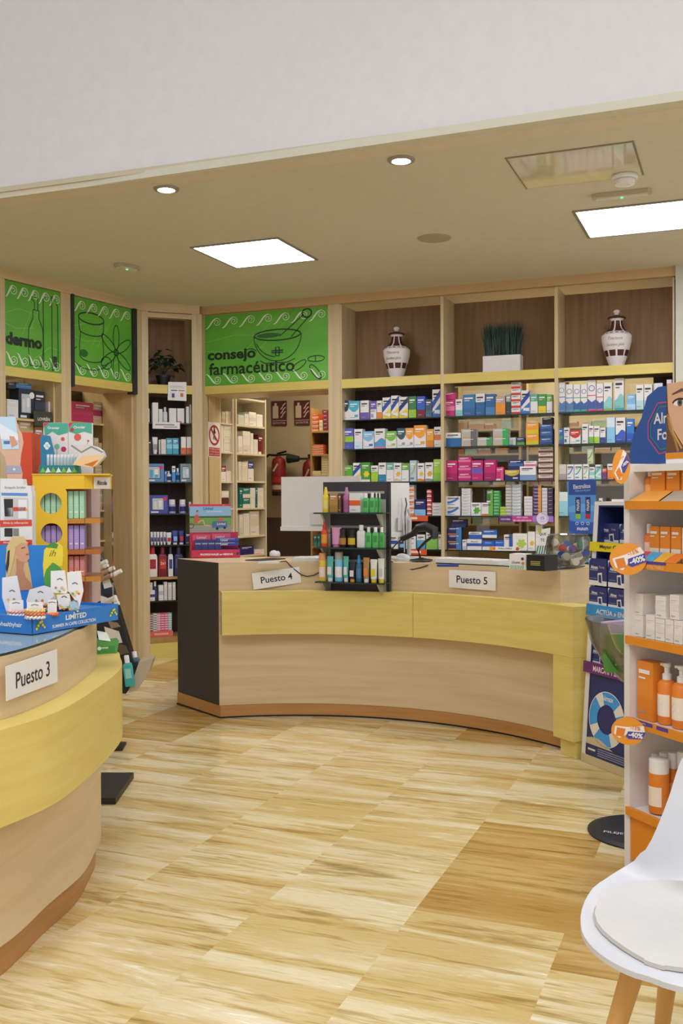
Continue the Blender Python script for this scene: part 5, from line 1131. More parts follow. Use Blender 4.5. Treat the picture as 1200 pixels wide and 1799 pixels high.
def sg(y0,y1,c,txt,tc,name='shelf_strip'):
    z1,z0=mz(y0),mz(y1); m=sb(); m.box(-.04,sw+.03,-.014,-.002,z0,z1,c); m.text(txt,sw*.42,(z0+z1)/2,sw*.66,(z1-z0)*.52,tc,y=-.016,bold=.02,fit=True); m.build(name,r)
sg(953,969,'e0c818','Mayor Concentración','dk'); sg(1063,1083,'2f8fd0','ACTÚA » EN 1 MIN','wh'); sg(1165,1184,'6a2a6a','MARCA nº1 EN VENTAS','f0d8e8')
for y in (966,1080,1181): z=mz(y); sb().box(.001,sw-.001,.0,.199,z,z+.012,NV).build('shelf',r)
m=sb(); zl=mz(1184); m.box(.0,sw-.001,.001,.012,0.04,zl-.001,NV); cz=mz(1258); cx=.155
m.ringf(cx,cz,.075,.138,'3f9ae0',y=-.001,n=36); m.ringf(cx,cz,.138,.142,'e8e8e0',y=-.0015,n=36)
for a in (.55,2.1,3.75,5.3): m.ringf(cx,cz,.073,.141,'e4dfd2',y=-.002,a0=a-.22,a1=a+.22,n=8)
m.text('Almax',cx,cz+.108,.10,.03,'wh',y=-.003,bold=.02)
m.poly([(0,.05)]+[(sw*i/10,.135+.018*math.sin(i*.9)-.004*i) for i in range(11)]+[(sw,.05)],'cbb995',-.0015); m.rect(.0,sw-.01,.05,.105,'2a3058',-.002)
for k in range(4): m.rect(.10,.36,.058+k*.011,.063+k*.011,'8a90b0',-.0026)
m.rect(.02,.08,.075,.085,'d8d8e0',-.0026); m.build('lifebuoy_board',r)
sb().box(-.035,sw,-.002,.02,0.001,.045,'c8b890').build('kick_strip',r)
m=MB(); hb=[(0,0)]; 
hp=[(.10,.02),(.04,.12),(.03,.2),(.06,.28),(.12,.36),(.16,.46),(.24,.50),(.50,.50),(.50,.02)]
m.ext(hp,.0,.006,'2a58a8'); m.poly([(.06,.02),(.08,.085),(.2,.09),(.36,.14),(.5,.17),(.5,.02)],'d8c828',-.001); m.line([(.17,.33),(.24,.42),(.38,.42),(.46,.3),(.38,.19),(.25,.17),(.17,.25),(.17,.33)],.008,'c0507a',y=-.0016); m.line([(.19,.32),(.25,.40),(.37,.4),(.44,.3),(.37,.205),(.26,.19),(.19,.26),(.19,.32)],.006,'4a8a6a',y=-.0016)
m.text('Almax',.31,.345,.2,.055,'wh',y=-.002,bold=.02); m.text('Forte',.32,.265,.18,.055,'wh',y=-.002,bold=.02); m.text('Mayor',.27,.07,.16,.055,'2a2a40',y=-.002,bold=.02)
uh=AM2.px(1104,770,.15)[0]; m.build('header_board',r,loc=(uh-.03,.16,mz(888)+.085)); MB().box(uh+.2,uh+.24,.15,.17,zt+.02,mz(888)+.12,WP).build('header_post',r)
def abox(px0,px1,yt,yb,lab,ins,under=None):
    u0,zt_=AM2.px(px0,yt,ins);u1=AM2.px(px1,yt,ins)[0];z0=AM2.px((px0+px1)/2,yb,ins)[1]; w=u1-u0;h=zt_-z0; m=MB(); m.box(0,w,0,.10,0,h,'2b3570')
    m.rect(0,w,0,h*.18,'e4e2e0'); m.poly([(0,h),(0,h*.72),(w*.03,h*.9),(w*.12,h)],'d8d8e0',-.0012); m.text('Almax',w*.32,h*.68,w*.42,h*.14,'wh',bold=.03); m.text('Forte',w*.74,h*.70,w*.36,h*.1,'c8a0c0'); m.rect(w*.06,w*.5,h*.565,h*.585,'c0c4d8',-.0014)
    m.poly([(w*.52,h*.08),(w*.78,h*.04),(w*.74,h*.5),(w*.5,h*.46)],'e4e2e0',-.0016); m.poly([(w*.56,h*.13),(w*.73,h*.1),(w*.7,h*.42),(w*.55,h*.4)],'2b3570',-.0022); m.rect(w*.06,w*.44,h*.25,h*.27,'8a90b8',-.0014)
    tag(m.build('medicine_box',loc=AM2.pt(u0,ins,z0),rz=AM2.a),lab,'box','navy antacid boxes on the white-edged stand')
abox(1054,1087,919,954.5,'navy antacid box alone behind the yellow strip, left',.10); abox(1089,1122,921,955,'navy antacid box behind the yellow strip, right neighbour',.10)
abox(1035,1066,1029,1064,'navy antacid box, lower left of the four above the blue strip',.035); abox(1035,1066,980.5,1028.6,'navy antacid box, upper left of the four above the blue strip',.035)
abox(1068.5,1100,1033,1070,'navy antacid box, lower right of the four above the blue strip',.035); abox(1068.5,1100,984.5,1032.6,'navy antacid box, upper right of the four above the blue strip',.035)
abox(1038,1069,1131,1169,'navy antacid box, lower one above the purple strip, left',.035); abox(1040,1070,1086,1130.6,'navy antacid box behind the green-filled bowl rim',.035); abox(1071,1102,1134,1172,'navy antacid box, lower one above the purple strip, right',.035)
# bowl on a black round base
p=(-.37,4.27)
r=empty('bowl_stand','clear half-bowl display on a pole with a black round base','display stand',(p[0],p[1],0))
m=MB(); m.lathe([(.225,.0005),(.225,.006),(.20,.014),(.02,.018)],'15171d',n=44); m.text('PILEJE',-.11,0,.12,.03,'d8d8d8',wrap=lambda X,Z:(X,-.09+Z,.0165+(.001))); m.build('base_disc',r)
MB().tube([(0,0,.015),(0,0,.62)],.013,'8a8a8c',n=12).build('pole',r)
m=MB(); hB=.885; pr=[(.02,.60),(.09,.63),(.16,.70),(.21,.79),(.235,.885),(.229,.885),(.204,.792),(.154,.705),(.085,.637),(.02,.608)]; m.lathe(pr,ACR,n=36,cap=False); m.build('bowl_wall',r,smooth=True)
for i,(x,y,z,c,rz_,nm) in enumerate(((-.07,-.09,.74,'4f8a3a',.4,'green leafy print'),(-.11,.0,.78,'b8a0b8',.9,'pale mauve'),(.0,-.10,.74,'8fc06a',-.3,'light green'),(-.02,.05,.76,'d8a060',.2,'tan'),(.08,-.05,.75,'5a9a4a',1.2,'dark green'))):
    m=MB(); loft(m,[(rnd(.17*k,.04*k+.004,.6),q) for k,q in ((.9,0),(1,.05),(1,.11),(.9,.155))],c); m.rect(-.04,.04,.03,.06,'e8e4dc',-.024)
    tag(m.build('snack_pouch',loc=(p[0]+x,p[1]+y,z-.06),rz=rz_),f'{nm} pouch in the clear bowl beside the orange stand','pouch','pouches in the clear bowl')
# ---------------- chair ----------------
CH=(-.085,2.30,0); r=empty('chair','white shell chair with a pale cushion and beech legs in the foreground','chair',CH,math.radians(-20))
SHW=mat('cfcfd3',.3)
def sect(v):
    K=[(0,-.242,.452,.05,.0),(.02,-.236,.452,.09,.0),(.06,-.215,.452,.145,.003),(.14,-.16,.451,.203,.012),(.28,-.05,.447,.244,.03),(.42,.06,.442,.235,.05),(.53,.145,.452,.205,.07),(.60,.19,.49,.193,.08),(.68,.215,.55,.172,.07),(.80,.245,.65,.152,.05),(.92,.268,.745,.135,.035),(.97,.275,.778,.108,.03),(1,.279,.79,.07,.02)]
    for j in range(len(K)-1):
        a,b=K[j],K[j+1]
        if v<=b[0]+1e-9:
            t=(v-a[0])/(b[0]-a[0]); p=K[max(0,j-1)]; q=K[min(len(K)-1,j+2)]; o=[]
            for i in range(1,5):
                m0=(b[i]-p[i])/max(1e-6,b[0]-p[0])*(b[0]-a[0]); m1=(q[i]-a[i])/max(1e-6,q[0]-a[0])*(b[0]-a[0])
                o.append((2*t**3-3*t*t+1)*a[i]+(t**3-2*t*t+t)*m0+(-2*t**3+3*t*t)*b[i]+(t**3-t*t)*m1)
            return o
    return K[-1][1:]
def shell(nu,nv,th,v0=0,v1=1,ku=1,dz=0):
    g=[]
    for j in range(nv+1):
        tt=.5-.5*math.cos(math.pi*j/nv); v=v0+(v1-v0)*tt; y,z,hw,lift=sect(v)
        if v<.3: hw=.245*max(.0,1-(abs(y)/.2435)**2.3)**.5
        if ku<1: hw*=max(.05,(1-abs(2*tt-1)**3.2))**.5
        e=.002; y2,z2,_,_=sect(min(1,v+e)); y1,z1,_,_=sect(max(0,v-e)); ty,tz=y2-y1,z2-z1; L=math.hypot(ty,tz) or 1; ny,nz=-tz/L,ty/L
        for i in range(nu+1):
            u=(-1+2*i/nu)*ku; q=abs(u)**2.4*lift
            g.append((u*hw,y+ny*(q+dz),z+nz*(q+dz)-(.02*((u*hw/.245)**2+(y/.243)**2)**4*min(1,-y/.15) if y<0 else 0)))
    return g
def surf(m,nu,nv,g,g2,c):
    n=len(g); f=[]
    for j in range(nv):
        for i in range(nu):
            a=j*(nu+1)+i; f+=[(a,a+1,a+nu+2,a+nu+1),(n+a,n+a+nu+1,n+a+nu+2,n+a+1)]
    ed=[i for i in range(nu+1)]+[(j+1)*(nu+1)+nu for j in range(nv)]+[nv*(nu+1)+nu-1-i for i in range(nu)]+[(nv-1-j)*(nu+1) for j in range(nv-1)]
    k=len(ed); f+=[(ed[i],n+ed[i],n+ed[(i+1)%k],ed[(i+1)%k]) for i in range(k)]
    m.add(g+g2,f,c)
m=MB(); surf(m,22,44,shell(22,44,0,dz=.0),shell(22,44,0,dz=-.012),SHW); o=m.build('shell',r,smooth=True)
m=MB(); surf(m,18,18,shell(18,18,0,.05,.52,.86,dz=.010),shell(18,18,0,.05,.52,.88,dz=.001),mat('cbc8c5',.7)); m.build('cushion',r,smooth=True)
for sx in (-1,1):
    for sy in (-1,1): MB().tube([(sx*.095+.01,sy*.09-.01,.425),(sx*.185+.01,sy*.19-.01,.001)],[.026,.015],LEGW,n=16).build('leg',r,smooth=True)
MB().cbox(-.14,.14,-.13,.12,.415,.428,'2a2a2c',.03).build('seat_plate',r)
# ---------------- things on the near left counter ----------------
z=CT2
def fr3(P,Q,off=0): return Fr(P[0],P[1],math.degrees(math.atan2(Q[1]-P[1],Q[0]-P[0])),off)
TC=Vector((-2.155,2.651,0)); TR=Vector((-2.117,3.083,0)); TL=Vector((-2.335,2.706,0))
TZ=z+.003
TF=fr3(TC,TR); tw=(TR-TC).length; TD=.52
r=empty('hair_accessory_display','blue cardboard tray display with a woman header on the near left counter','display tray',(TC.x,TC.y,TZ),TF.a); TB='2f7ac8'
m=MB(); hh=.058; m.box(0,tw,0,.004,0,hh,TB); m.box(0,.004,0,TD,0,hh,TB); m.box(tw-.004,tw,0,TD,0,hh,TB); m.box(0,tw,TD-.004,TD,0,hh,TB); m.box(.004,tw-.004,.004,TD-.004,hh-.014,hh-.010,'3a80c8')
m.text('LIMITED',tw*.48,hh*.66,tw*.24,hh*.30,'wh',y=-.001,bold=.03,fit=True); m.text('SUMMER IN CAPRI COLLECTION',tw*.46,hh*.26,tw*.50,hh*.2,'wh',y=-.001,bold=.02,fit=True)
def lemons(m,cx,cz,s):
    m.disc(cx-s*.5,cz,s*.45,'3f8a3a',y=-.0009,rz=s*.6); m.disc(cx+s*.6,cz+s*.2,s*.35,'3f8a3a',y=-.0009)
    for a,b in ((-.8,-.5),(-.4,.0),(0,.45),(.4,.6),(.6,.0),(1.0,-.4)): m.disc(cx+a*s,cz+b*s,s*.24,'ecd03a',y=-.0014,n=12)
lemons(m,tw*.08,hh*.45,.02); lemons(m,tw*.93,hh*.5,.018)
g=MB(); g.M=Matrix.Rotation(-math.pi/2,4,'Z'); g.text('#happy',-TD*.8,hh*.5,.08,hh*.26,'wh',y=-.001); 
m.build('tray',r)
m=MB(); m.M=Matrix.Rotation(math.radians(-90),4,'Z')   # left face lettering
m.text('happyhealthyhair',-.115,hh*.46,.17,hh*.34,'wh',y=-.0012,bold=.02); m.build('lettering',r)
BF=Fr(-2.52,2.86,22)
card(BF,[(-60,956),(93,958),(88,1080),(-60,1085)],'header_panel','blue backboard with a blonde woman in profile behind the hair tie tray','backboard',th=.006,col='2b82d0')
def wfig(px,cs,name,c,y,mm): 
    pts=[BF.px(a,b) for a,b in cs]; mm.add([(u,y,z_) for u,z_ in pts],[tuple(range(len(pts)))],c)
m=MB(); X=lambda a,b:(a/4.615,700+b/4.615); X2=lambda a,b:(a/4.286,940+b/4.286)
def wp(cs,c,y,f=X2): wfig(0,[f(*p) for p in cs],'',c,y,m)
wp([(95,15),(180,10),(215,60),(205,110),(210,180),(235,290),(250,400),(40,420),(70,300),(45,200),(60,80)],'d8b57a',-.0075)
wp([(130,60),(205,50),(222,110),(228,175),(200,205),(150,195),(125,130)],'d9a07a',-.0085); wp([(125,175),(190,195),(180,260),(200,320),(240,360),(250,410),(110,420),(130,250)],'c58a66',-.0082)
wp([(95,15),(180,10),(212,62),(160,60),(125,90),(110,180),(80,300),(50,330),(55,90)],'e0c084',-.009); wp([(65,120),(80,110),(75,220),(60,290),(50,250)],'3a2a24',-.0095); wp([(165,95),(195,88),(198,93),(168,101)],'5a3a2a',-.0095); wp([(200,140),(224,138),(222,146),(204,150)],'b05a50',-.0095)
o=m.build('woman_figure',None,loc=(BF.P.x,BF.P.y,0),rz=BF.a); hp_=[q for q in COL.objects if q.name.startswith('header_panel')][-1]
hp_.name='backboard'; o.parent=hp_; o.matrix_parent_inverse=(Matrix.Translation(hp_.location)@Matrix.Rotation(BF.a,4,'Z')).inverted()
LF=Fr(-2.40,2.80,24)
def cut(fr,pts,th,c,name,label,cat,f=X2,deco=None,group=None,ins=0):
    q=[fr.px(*f(*p),ins) for p in pts]; cx=sum(a for a,_ in q)/len(q); cz=min(b for _,b in q)
    m=MB(); m.ext([(a-cx,b-cz) for a,b in q],-th,0,c)
    if deco: deco(m,lambda a,b:(lambda t:(t[0]-cx,t[1]-cz))(fr.px(*f(a,b),ins)),-th)
    return tag(m.build(name,loc=fr.pt(cx,ins,cz),rz=fr.a),label,cat,group)
def lem(m,q,y):
    for pts,c in (([(340,90),(400,50),(440,70),(430,100)],'4a8a3a'),([(350,260),(400,205),(440,230),(470,260),(450,320),(400,380),(340,385),(330,330)],'4f9a3f')): m.poly([q(*p) for p in pts],c,y-.001)
    u,v=q(398,135); m.text('ih',u,v,.03,.022,'6a5a20',y=y-.0015,bold=-.01,shear=.4)
cut(LF,[(335,110),(380,65),(440,55),(475,90),(478,150),(470,230),(440,235),(470,260),(450,330),(400,385),(340,385),(330,300),(325,220)],.003,'e8d038','lemon_cutout','yellow lemon shaped cardboard cutout in the hair tie display','cutout',deco=lem)
# hair tie packs
HF=Fr(-2.33,2.77,24)
packs=[('white hair tie card, large one left of the woman',[(20,320),(130,305),(160,460),(180,560),(60,600),(20,470)],'e9e4e4'),('white hair tie card standing in front of the lemon cutout',[(385,270),(490,265),(512,420),(500,440),(385,430)],'eceae8'),('white hair tie card at the right by the clear case',[(508,280),(610,268),(630,420),(600,540),(540,450),(515,420)],'e9e6e6'),('fluffy white hair tie pack in the middle of the tray',[(225,410),(330,380),(400,400),(410,460),(340,520),(250,560),(200,500)],'e4e0de'),('small white hair tie card with orange lemons',[(430,450),(525,440),(540,540),(450,560)],'e9e6e4'),('small hair tie card with a blue edge',[(525,495),(590,490),(600,555),(520,565)],'a8c4dc')]
def deco_h(m,q,y): pass
for i,(lab,pts,c) in enumerate(packs):
    cx=sum(p[0] for p in pts)/len(pts); cy=sum(p[1] for p in pts)/len(pts)
    def dh(m,q,y,cx=cx,cy=cy,i=i):
        m.line([q(cx-20,cy-30),q(cx,cy-40),q(cx+22,cy-28)],.003,'5a5a58',y=y-.0012)
        for k in range(5): u,v=q(cx-30+k*15,cy+30+((k*7)%3)*14); m.disc(u,v,.004+.001*(k%2),('e8c43a','d87a3a','e9e0d8','8ab04a','d8b8a0')[(k+i)%5],y=y-.0015,n=10)
    cut(HF,pts,.006,c,'hair_tie_pack',lab,'hair ties',deco=dh,group='hair tie packs in the blue tray',ins=.0-.0*i)
random.seed(9)
def coil(lab,px,py,R_,c,zz,tilt=0):
    q=onz(px,py,zz); r=empty('hair_tie_bundle',lab,'hair ties',tuple(q),random.random(),'hair tie bundles in the blue tray'); m=MB()
    for k,cc in enumerate(c):
        P=[]
        for i in range(61): a=6.2832*i/60; rr=R_+.0035*math.cos(a*14); P.append((rr*math.cos(a),rr*math.sin(a)*.9,.006+k*.011+.003*math.sin(a*14)))
        m.tube(P,.0045,cc,n=6,cap=False)
    m.build('spiral_rings',r,smooth=True); g=MB(); g.cbox(-R_*.95,R_*.95,-.004,-.001,-.0,.055,'ece8e6',.001); g.line([(-.012,.045),(0,.048),(.012,.045)],.002,'5a5a58',y=-.005); g.build('card',r)
dz=TZ+.058-.008
coil('white spiral hair ties at the front left of the tray',29,1083,.025,('ece4e2','e8b0a8'),dz); coil('white and orange spiral hair ties near the tray corner',62,1087,.028,('ece6e2','e87a48','e8c878'),dz); coil('white coils with little oranges mid tray',88,1072,.024,('e4dede','e8843a'),dz); coil('gold spiral hair ties with leaves at the right of the tray',112,1072,.018,('8a5a34','c89a5a'),dz); coil('pale coils behind the front ones in the tray',72,1062,.024,('ece8e6','e4dcd8','ece8e6'),dz); coil('orange and white coils below the small card',92,1082,.016,('e8743a',),dz)
# yellow cardboard tower with round windows
YF=fr3(onz(60,1100,z),onz(125,1094,z)); YF=Fr(-2.66,3.10,32)
Y1='edbf2a'; Q=lambda a,b:YF.px(a/4.615,700+b/4.615)
uL,zT=Q(262,620); uR,_=Q(680,620); _,zB=Q(300,1385); r=empty('cardboard_tower','yellow cardboard tower display with round windows','display tower',YF.pt(uL,0,z+.0005),YF.a); w=uR-uL; Ht=zT-z
m=MB(); 
def QQ(a,b): u,v=Q(a,b); return u-uL,v-z-.0005
# front sheet with two circular openings: built from rings + fills
cs=[(QQ(413,850),abs(Q(500,850)[0]-Q(413,850)[0])),(QQ(418,1095),abs(Q(500,1095)[0]-Q(413,1095)[0]))]
zc1,zc2=cs[0][0][1],cs[1][0][1]; R1=cs[0][1]; xr=QQ(545,850)[0]
def plate(x0,x1,z0,z1,cx,cz,R):
    n=32; inn=[];out=[]
    for i in range(n):
        a=6.2832*i/n; dx,dz_=math.cos(a),math.sin(a); inn.append((cx+R*dx,cz+R*dz_)); k=min(((x1-cx)/dx if dx>1e-6 else (x0-cx)/dx if dx<-1e-6 else 1e9),((z1-cz)/dz_ if dz_>1e-6 else (z0-cz)/dz_ if dz_<-1e-6 else 1e9)); out.append((cx+k*dx,cz+k*dz_))
    for y in (0,.003): m.add([(a,y,b) for a,b in inn]+[(a,y,b) for a,b in out],[(i,(i+1)%n,n+(i+1)%n,n+i) for i in range(n)],Y1)
    m.add([(a,0,b) for a,b in inn]+[(a,.003,b) for a,b in inn],[(i,(i+1)%n,n+(i+1)%n,n+i) for i in range(n)],Y1)
zm=(zc1+zc2)/2; ztop=QQ(300,735)[1]; zlow=2*zc2-zm
plate(0,xr,zm,ztop,cs[0][0][0],zc1,R1); plate(0,xr,zlow,zm,cs[1][0][0],zc2,R1)
m.box(0,w,0,.003,ztop,Ht,Y1); m.box(0,xr,0,.003,.0,zlow,Y1); m.build('front_sheet',r)
m=MB(); m.box(0,.003,.003,.24,0,Ht,Y1); m.box(0,w,.237,.24,0,Ht,'c86a2a'); m.box(-.002,w+.10,-.003,.25,Ht-.001,Ht+.004,Y1)
m.add([(w,0,ztop),(w+.1,.12,ztop),(w+.1,.12,Ht),(w,0,Ht)],[(0,1,2,3)],Y1); m.build('carcass',r)
tiers=[QQ(400,975)[1],QQ(400,1228)[1],QQ(400,1450)[1] if QQ(400,1450)[1]>.01 else .02]
for i,t in enumerate(tiers): MB().box(.004,w+.06,.006,.236,t-.02,t-.001,('c8842a','b86a2a','c8842a')[i]).build('shelf',r)
m=MB(); m.add([(w+.0,0.002,0),(w+.10,.12,0),(w+.10,.12,ztop),(w,0.002,ztop)],[(0,1,2,3)],ACR); m.add([(w+.10,.12,0),(w+.10,.236,0),(w+.10,.236,ztop),(w+.10,.12,ztop)],[(0,1,2,3)],ACR); m.build('clear_side',r)
m=MB(); bx_=(w+.035,w+.095); m.add([(bx_[0],.036,Ht-.055),(bx_[1],.108,Ht-.055),(bx_[1],.108,Ht-.008),(bx_[0],.036,Ht-.008)],[(0,1,2,3)],'e8e4dc'); m.text('Ricola',0,0,.055,.03,'1c1c1c',bold=.02,shear=.2,wrap=lambda X_,Z_:(w+.065+X_*.64+.001,.072+X_*.77-.0012,Ht-.031+Z_)); m.build('logo_plate',r)
for ti_,(t,c,nm,hgt) in enumerate(((tiers[0],'b4e4bc','mint green',.158),(tiers[1],'bba0dc','lilac',.150),(tiers[2],'ee8a72','coral',.13))):
    n=8; hgt=min(hgt,((ztop if ti_==0 else tiers[ti_-1]-.02)-t)-.008)
    for i in range(n):
        x=.022+i*(w-.02)/n; ww=(w-.02)/n-.003; b=MB(); b.box(0,ww,0,.09,0,hgt,c); b.rect(ww*.2,ww*.8,hgt*.2,hgt*.26,'e8f0ea'); 
        for k in range(4): b.rect(ww*.3,ww*.7,hgt*(.45+.1*k),hgt*(.5+.1*k),'d0e8d4' if ti_==0 else 'c8b0e0')
        q=YF.pt(uL+x,.03,z+t+.0005); tag(b.build('slim_product_box',loc=q,rz=YF.a),f'{nm} slim upright box in the yellow tower, {ORD[i]} from left','box',f'{nm} boxes in the yellow tower')
# things above / behind: red box, teal card, lolly boards, vials, silver pouch
RF=Fr(-2.86,3.30,24); X3=X
TWZ=z+Ht+.005
ub=RF.px(50,760)[0]
def blk(fr,pts,th,c,name,label,cat,deco=None,ins=0,group=None): return cut(fr,pts,th,c,name,label,cat,f=X,deco=deco,ins=ins,group=group)
blk(RF,[(232,295),(335,295),(345,620),(340,705),(232,705)],.16,'d84a24','carton','plain orange red carton behind the yellow tower','box',ins=.2)
def quo(m,q,y):
    m.poly([q(*p) for p in ((360,200),(555,200),(555,280),(480,300),(430,270),(370,310))],'4fae94',y-.0008); m.poly([q(*p) for p in ((360,200),(405,200),(362,235))],'d83050',y-.0012)
    a,b=q(440,240); m.text('Oroviar',a,b,.05,.02,'wh',y=y-.0015,bold=.03)
    for p,R_,c in (((515,330),.008,'d85a4a'),((522,412),.011,'c82a5a'),((468,390),.011,'7fc0a0')): u,v=q(*p); m.disc(u,v,R_,c,y=y-.0015)
    m.line([q(468,400),q(468,455)],.0025,'8aa88a',y=y-.0012)
def quo2(m,q,y):
    m.poly([q(*p) for p in ((562,200),(750,200),(750,290),(690,270),(620,290),(562,270))],'4fae94',y-.0008); m.poly([q(*p) for p in ((562,200),(600,200),(564,240))],'d83050',y-.0012)
    a,b=q(650,235); m.text('Oroviar',a,b,.05,.02,'wh',y=y-.0015,bold=.03)
    for p,R_,c in (((590,255),.008,'c83a3a'),((635,315),.015,'e0604a'),((720,345),.004,'c83a3a')): u,v=q(*p); m.disc(u,v,R_,c,y=y-.0015)
    m.line([q(720,345),q(712,380)],.002,'8aa88a',y=y-.0012)
blk(RF,[(358,198),(555,198),(560,620),(358,620)],.012,'e6e2e0','display_card','white and green lollipop display card, left one','display card',quo,ins=.13)
blk(RF,[(559,200),(755,200),(758,620),(562,620)],.012,'e6e2e0','display_card','white and green lollipop display card, right one','display card',quo2,ins=.13)
blk(RF,[(330,320),(350,297),(410,305),(445,450),(440,545),(345,612),(338,600)],.008,'2f7fa8','display_card','teal blue curved card with a white flower','display card',lambda m,q,y:[m.disc(q(385+dx,385+dy)[0],q(385,385+dy)[1],.008,'e4f0f0',y=y-.001,n=10) for dx,dy in ((-12,0),(12,0),(0,-16),(0,16))],ins=.06)
blk(RF,[(345,545),(655,545),(660,612),(340,612)],.05,'2a8088','vial_carton','teal carton with green leaf print holding clear vials','box',lambda m,q,y:[m.poly([q(a,605),q(a+22,560),q(a+45,600)],('7fc04a','e4ecec')[k%2],y-.001) for k,a in enumerate(range(350,620,42))],ins=.04)
for i in range(9):
    a=378+i*28; u0,z1=RF.px(*X(a,455),.05); u1,z0=RF.px(*X(a+24,545),.05); bottle('vial',f'small clear capped vial in the teal carton, {ORD[i]} from left','vial',RF.pt((u0+u1)/2,.045,z0),RF.a,u1-u0,z1-z0,'cyl','c8dce0','wh',None,'clear vials in the teal carton')
def pouchd(m,q,y): m.poly([q(*p) for p in ((610,540),(690,470),(860,460),(800,545),(760,562))],'e8c89a',y-.001); m.poly([q(*p) for p in ((700,540),(760,520),(820,500),(770,555))],'c8702a',y-.0015); m.line([q(*p) for p in ((600,385),(680,440),(760,395),(850,440))],.006,'8a8a8c',y=y-.0014)
blk(RF,[(590,385),(690,380),(740,378),(800,395),(850,430),(866,470),(800,545),(750,562),(610,540),(660,460)],.045,'d6d4d4','foil_pouch','crumpled silver foil pouch on the yellow tower','pouch',pouchd,ins=.0)
# hand-shaped card and white throat display
GF=Fr(-2.78,2.95,24)
def handd(m,q,y):
    m.poly([q(*p) for p in ((0,150),(130,150),(160,410),(25,415),(0,250))],'c4dcf0',y-.0015); m.poly([q(*p) for p in ((0,200),(150,290),(155,340),(10,330))],'e6ecf2',y-.002); m.poly([q(*p) for p in ((80,305),(120,310),(150,370),(100,400))],'d89a78',y-.0025); m.poly([q(*p) for p in ((35,345),(85,345),(85,370),(35,370))],'5a78b0',y-.0025)
    m.poly([q(*p) for p in ((55,545),(175,548),(182,608),(58,608))],'a8a8bc',y-.0015); u,v=q(120,575); m.disc(u,v,.005,'e8e8e4',y=y-.002)
blk(GF,[(-20,270),(0,160),(130,160),(160,260),(180,290),(192,360),(172,460),(165,545),(185,610),(180,660),(60,660),(55,545),(40,470),(-20,400)],.006,'ddb298','display_card','hand shaped display card holding a pale blue box','display card',handd)
def strd(m,q,y):
    a,b=q(155,725); m.text('Strepsils Strefen',a,b,.075,.012,'8a94a0',y=y-.0012); m.poly([q(*p) for p in ((45,765),(255,768),(255,790),(45,785))],'5a90d0',y-.0012)
    m.poly([q(*p) for p in ((65,800),(260,810),(265,975),(70,985))],'c8c6c4',y-.0008)
    for P,c in ((((65,815),(138,815),(138,955),(72,955)),'2a2a2c'),(((85,885),(135,885),(135,955),(85,955)),'e4e0e4'),(((140,880),(240,880),(255,910),(140,912)),'d8452f'),(((180,820),(250,820),(250,970),(180,970)),'e8e6e4'),(((35,985),(288,980),(290,1030),(38,1040)),'d8452f'),(((70,1048),(135,1048),(135,1115),(70,1115)),'2a2a2c'),(((140,1050),(185,1050),(185,1110),(140,1110)),'8a8478'),(((30,1150),(290,1140),(292,1180),(32,1185)),'d8452f')): m.poly([q(*p) for p in P],c,y-.0012)
    m.poly([q(*p) for p in ((240,878),(258,905),(238,915))],'e8b03a',y-.002)
    for a_,b_ in ((160,1005),(160,1162)): u,v=q(a_,b_); m.text('Alivia la inflamación',u,v,.09,.009,'f0e0dc',y=y-.003)
GF2=Fr(-2.62,2.88,24)
blk(GF2,[(35,715),(35,650),(215,655),(222,705),(280,712),(290,790),(292,1260),(35,1260)],.05,'e4e2e0','product_display','white throat lozenge display with red bands','display box',strd)
blk(GF2,[(-60,790),(33,790),(33,1260),(-60,1260)],.05,'c8342c','product_carton','red carton left of the throat lozenge display','box',None,ins=.01)
# supports so that nothing hangs in the air
def riser(fr,a,b,ytop,ins,dep,c,label,name='display_riser',zb=None):
    u0,z1=fr.px(a,ytop,ins); u1=fr.px(b,ytop,ins)[0]; m=MB(); m.box(0,u1-u0,0,dep,0,z1-z-.001,c); tag(m.build(name,loc=fr.pt(u0,ins,z+.0005),rz=fr.a),label,'box')
riser(RF,73,160,835,.04,.18,'d8b8b4','pale pink support block behind the yellow tower')
# niche products
NX=(0,450,3)
row(NICHE,zn[0],'''35,97,755|white skincare box pair, dark tops|e4e4e4,hi,dcdcdc,dk
98,180,700|navy window gift box|28303f,win,cfd6d8,wh
182,238,712|dark navy carton|252c3a,mid,3a4250,gr
255,310,770|white dropper box, dark mark|e4e2dc,hi,dedcd6,dk
40,82,668,1,698|dark navy box|262e3c,p,gr,gr
84,165,668,1,698|blue carton|3a70a8,mid,5a90c0,wh''','niche top shelf',NX,ins=.04,depth=.1)
NX2=(0,700,4.615)
row(NICHE,zn[1],'''60,140,170|beige carton|c8b48a,p,gr,gr
145,270,160|kraft window carton|c0a878,lo,2c3548,gr
280,350,230|copper carton|b08868,mid,c89a78,gr''','niche second shelf',NX2,ins=.05,depth=.1)
row(NICHE,zn[2],'''165,215,420|black carton with blue glint|20242c,p,wh,bl
217,270,300|dark blue carton|28323f,p,gr,gr''','niche third shelf',NX2,ins=.05,depth=.1)
card(NICHE,[(58,722),(90,724),(93,750),(59,748)],'brand_card','dark olive card with pale lettering in the niche','card',col='3f4436',deco=fit_text('LOVRÉN',.5,.02,'e6e2d4'),ins=.01,th=.01)
row(SR,zr[0],'''592,752,30|large pink and cream carton|d04a78,lo,c83a6a,cr
754,838,30|kraft carton, pink band|c9b088,mid,b03a60,gr''','side room shelf, top',NX2,ins=.04,depth=.25)
row(SR,zr[1],'''760,800,320|cream carton stack,|d8c49a,p,gr,gr
803,842,360,3|small cream carton|ddcba4,lo,cfbb90,gr''','side room shelf, second',NX2,ins=.04,depth=.12)
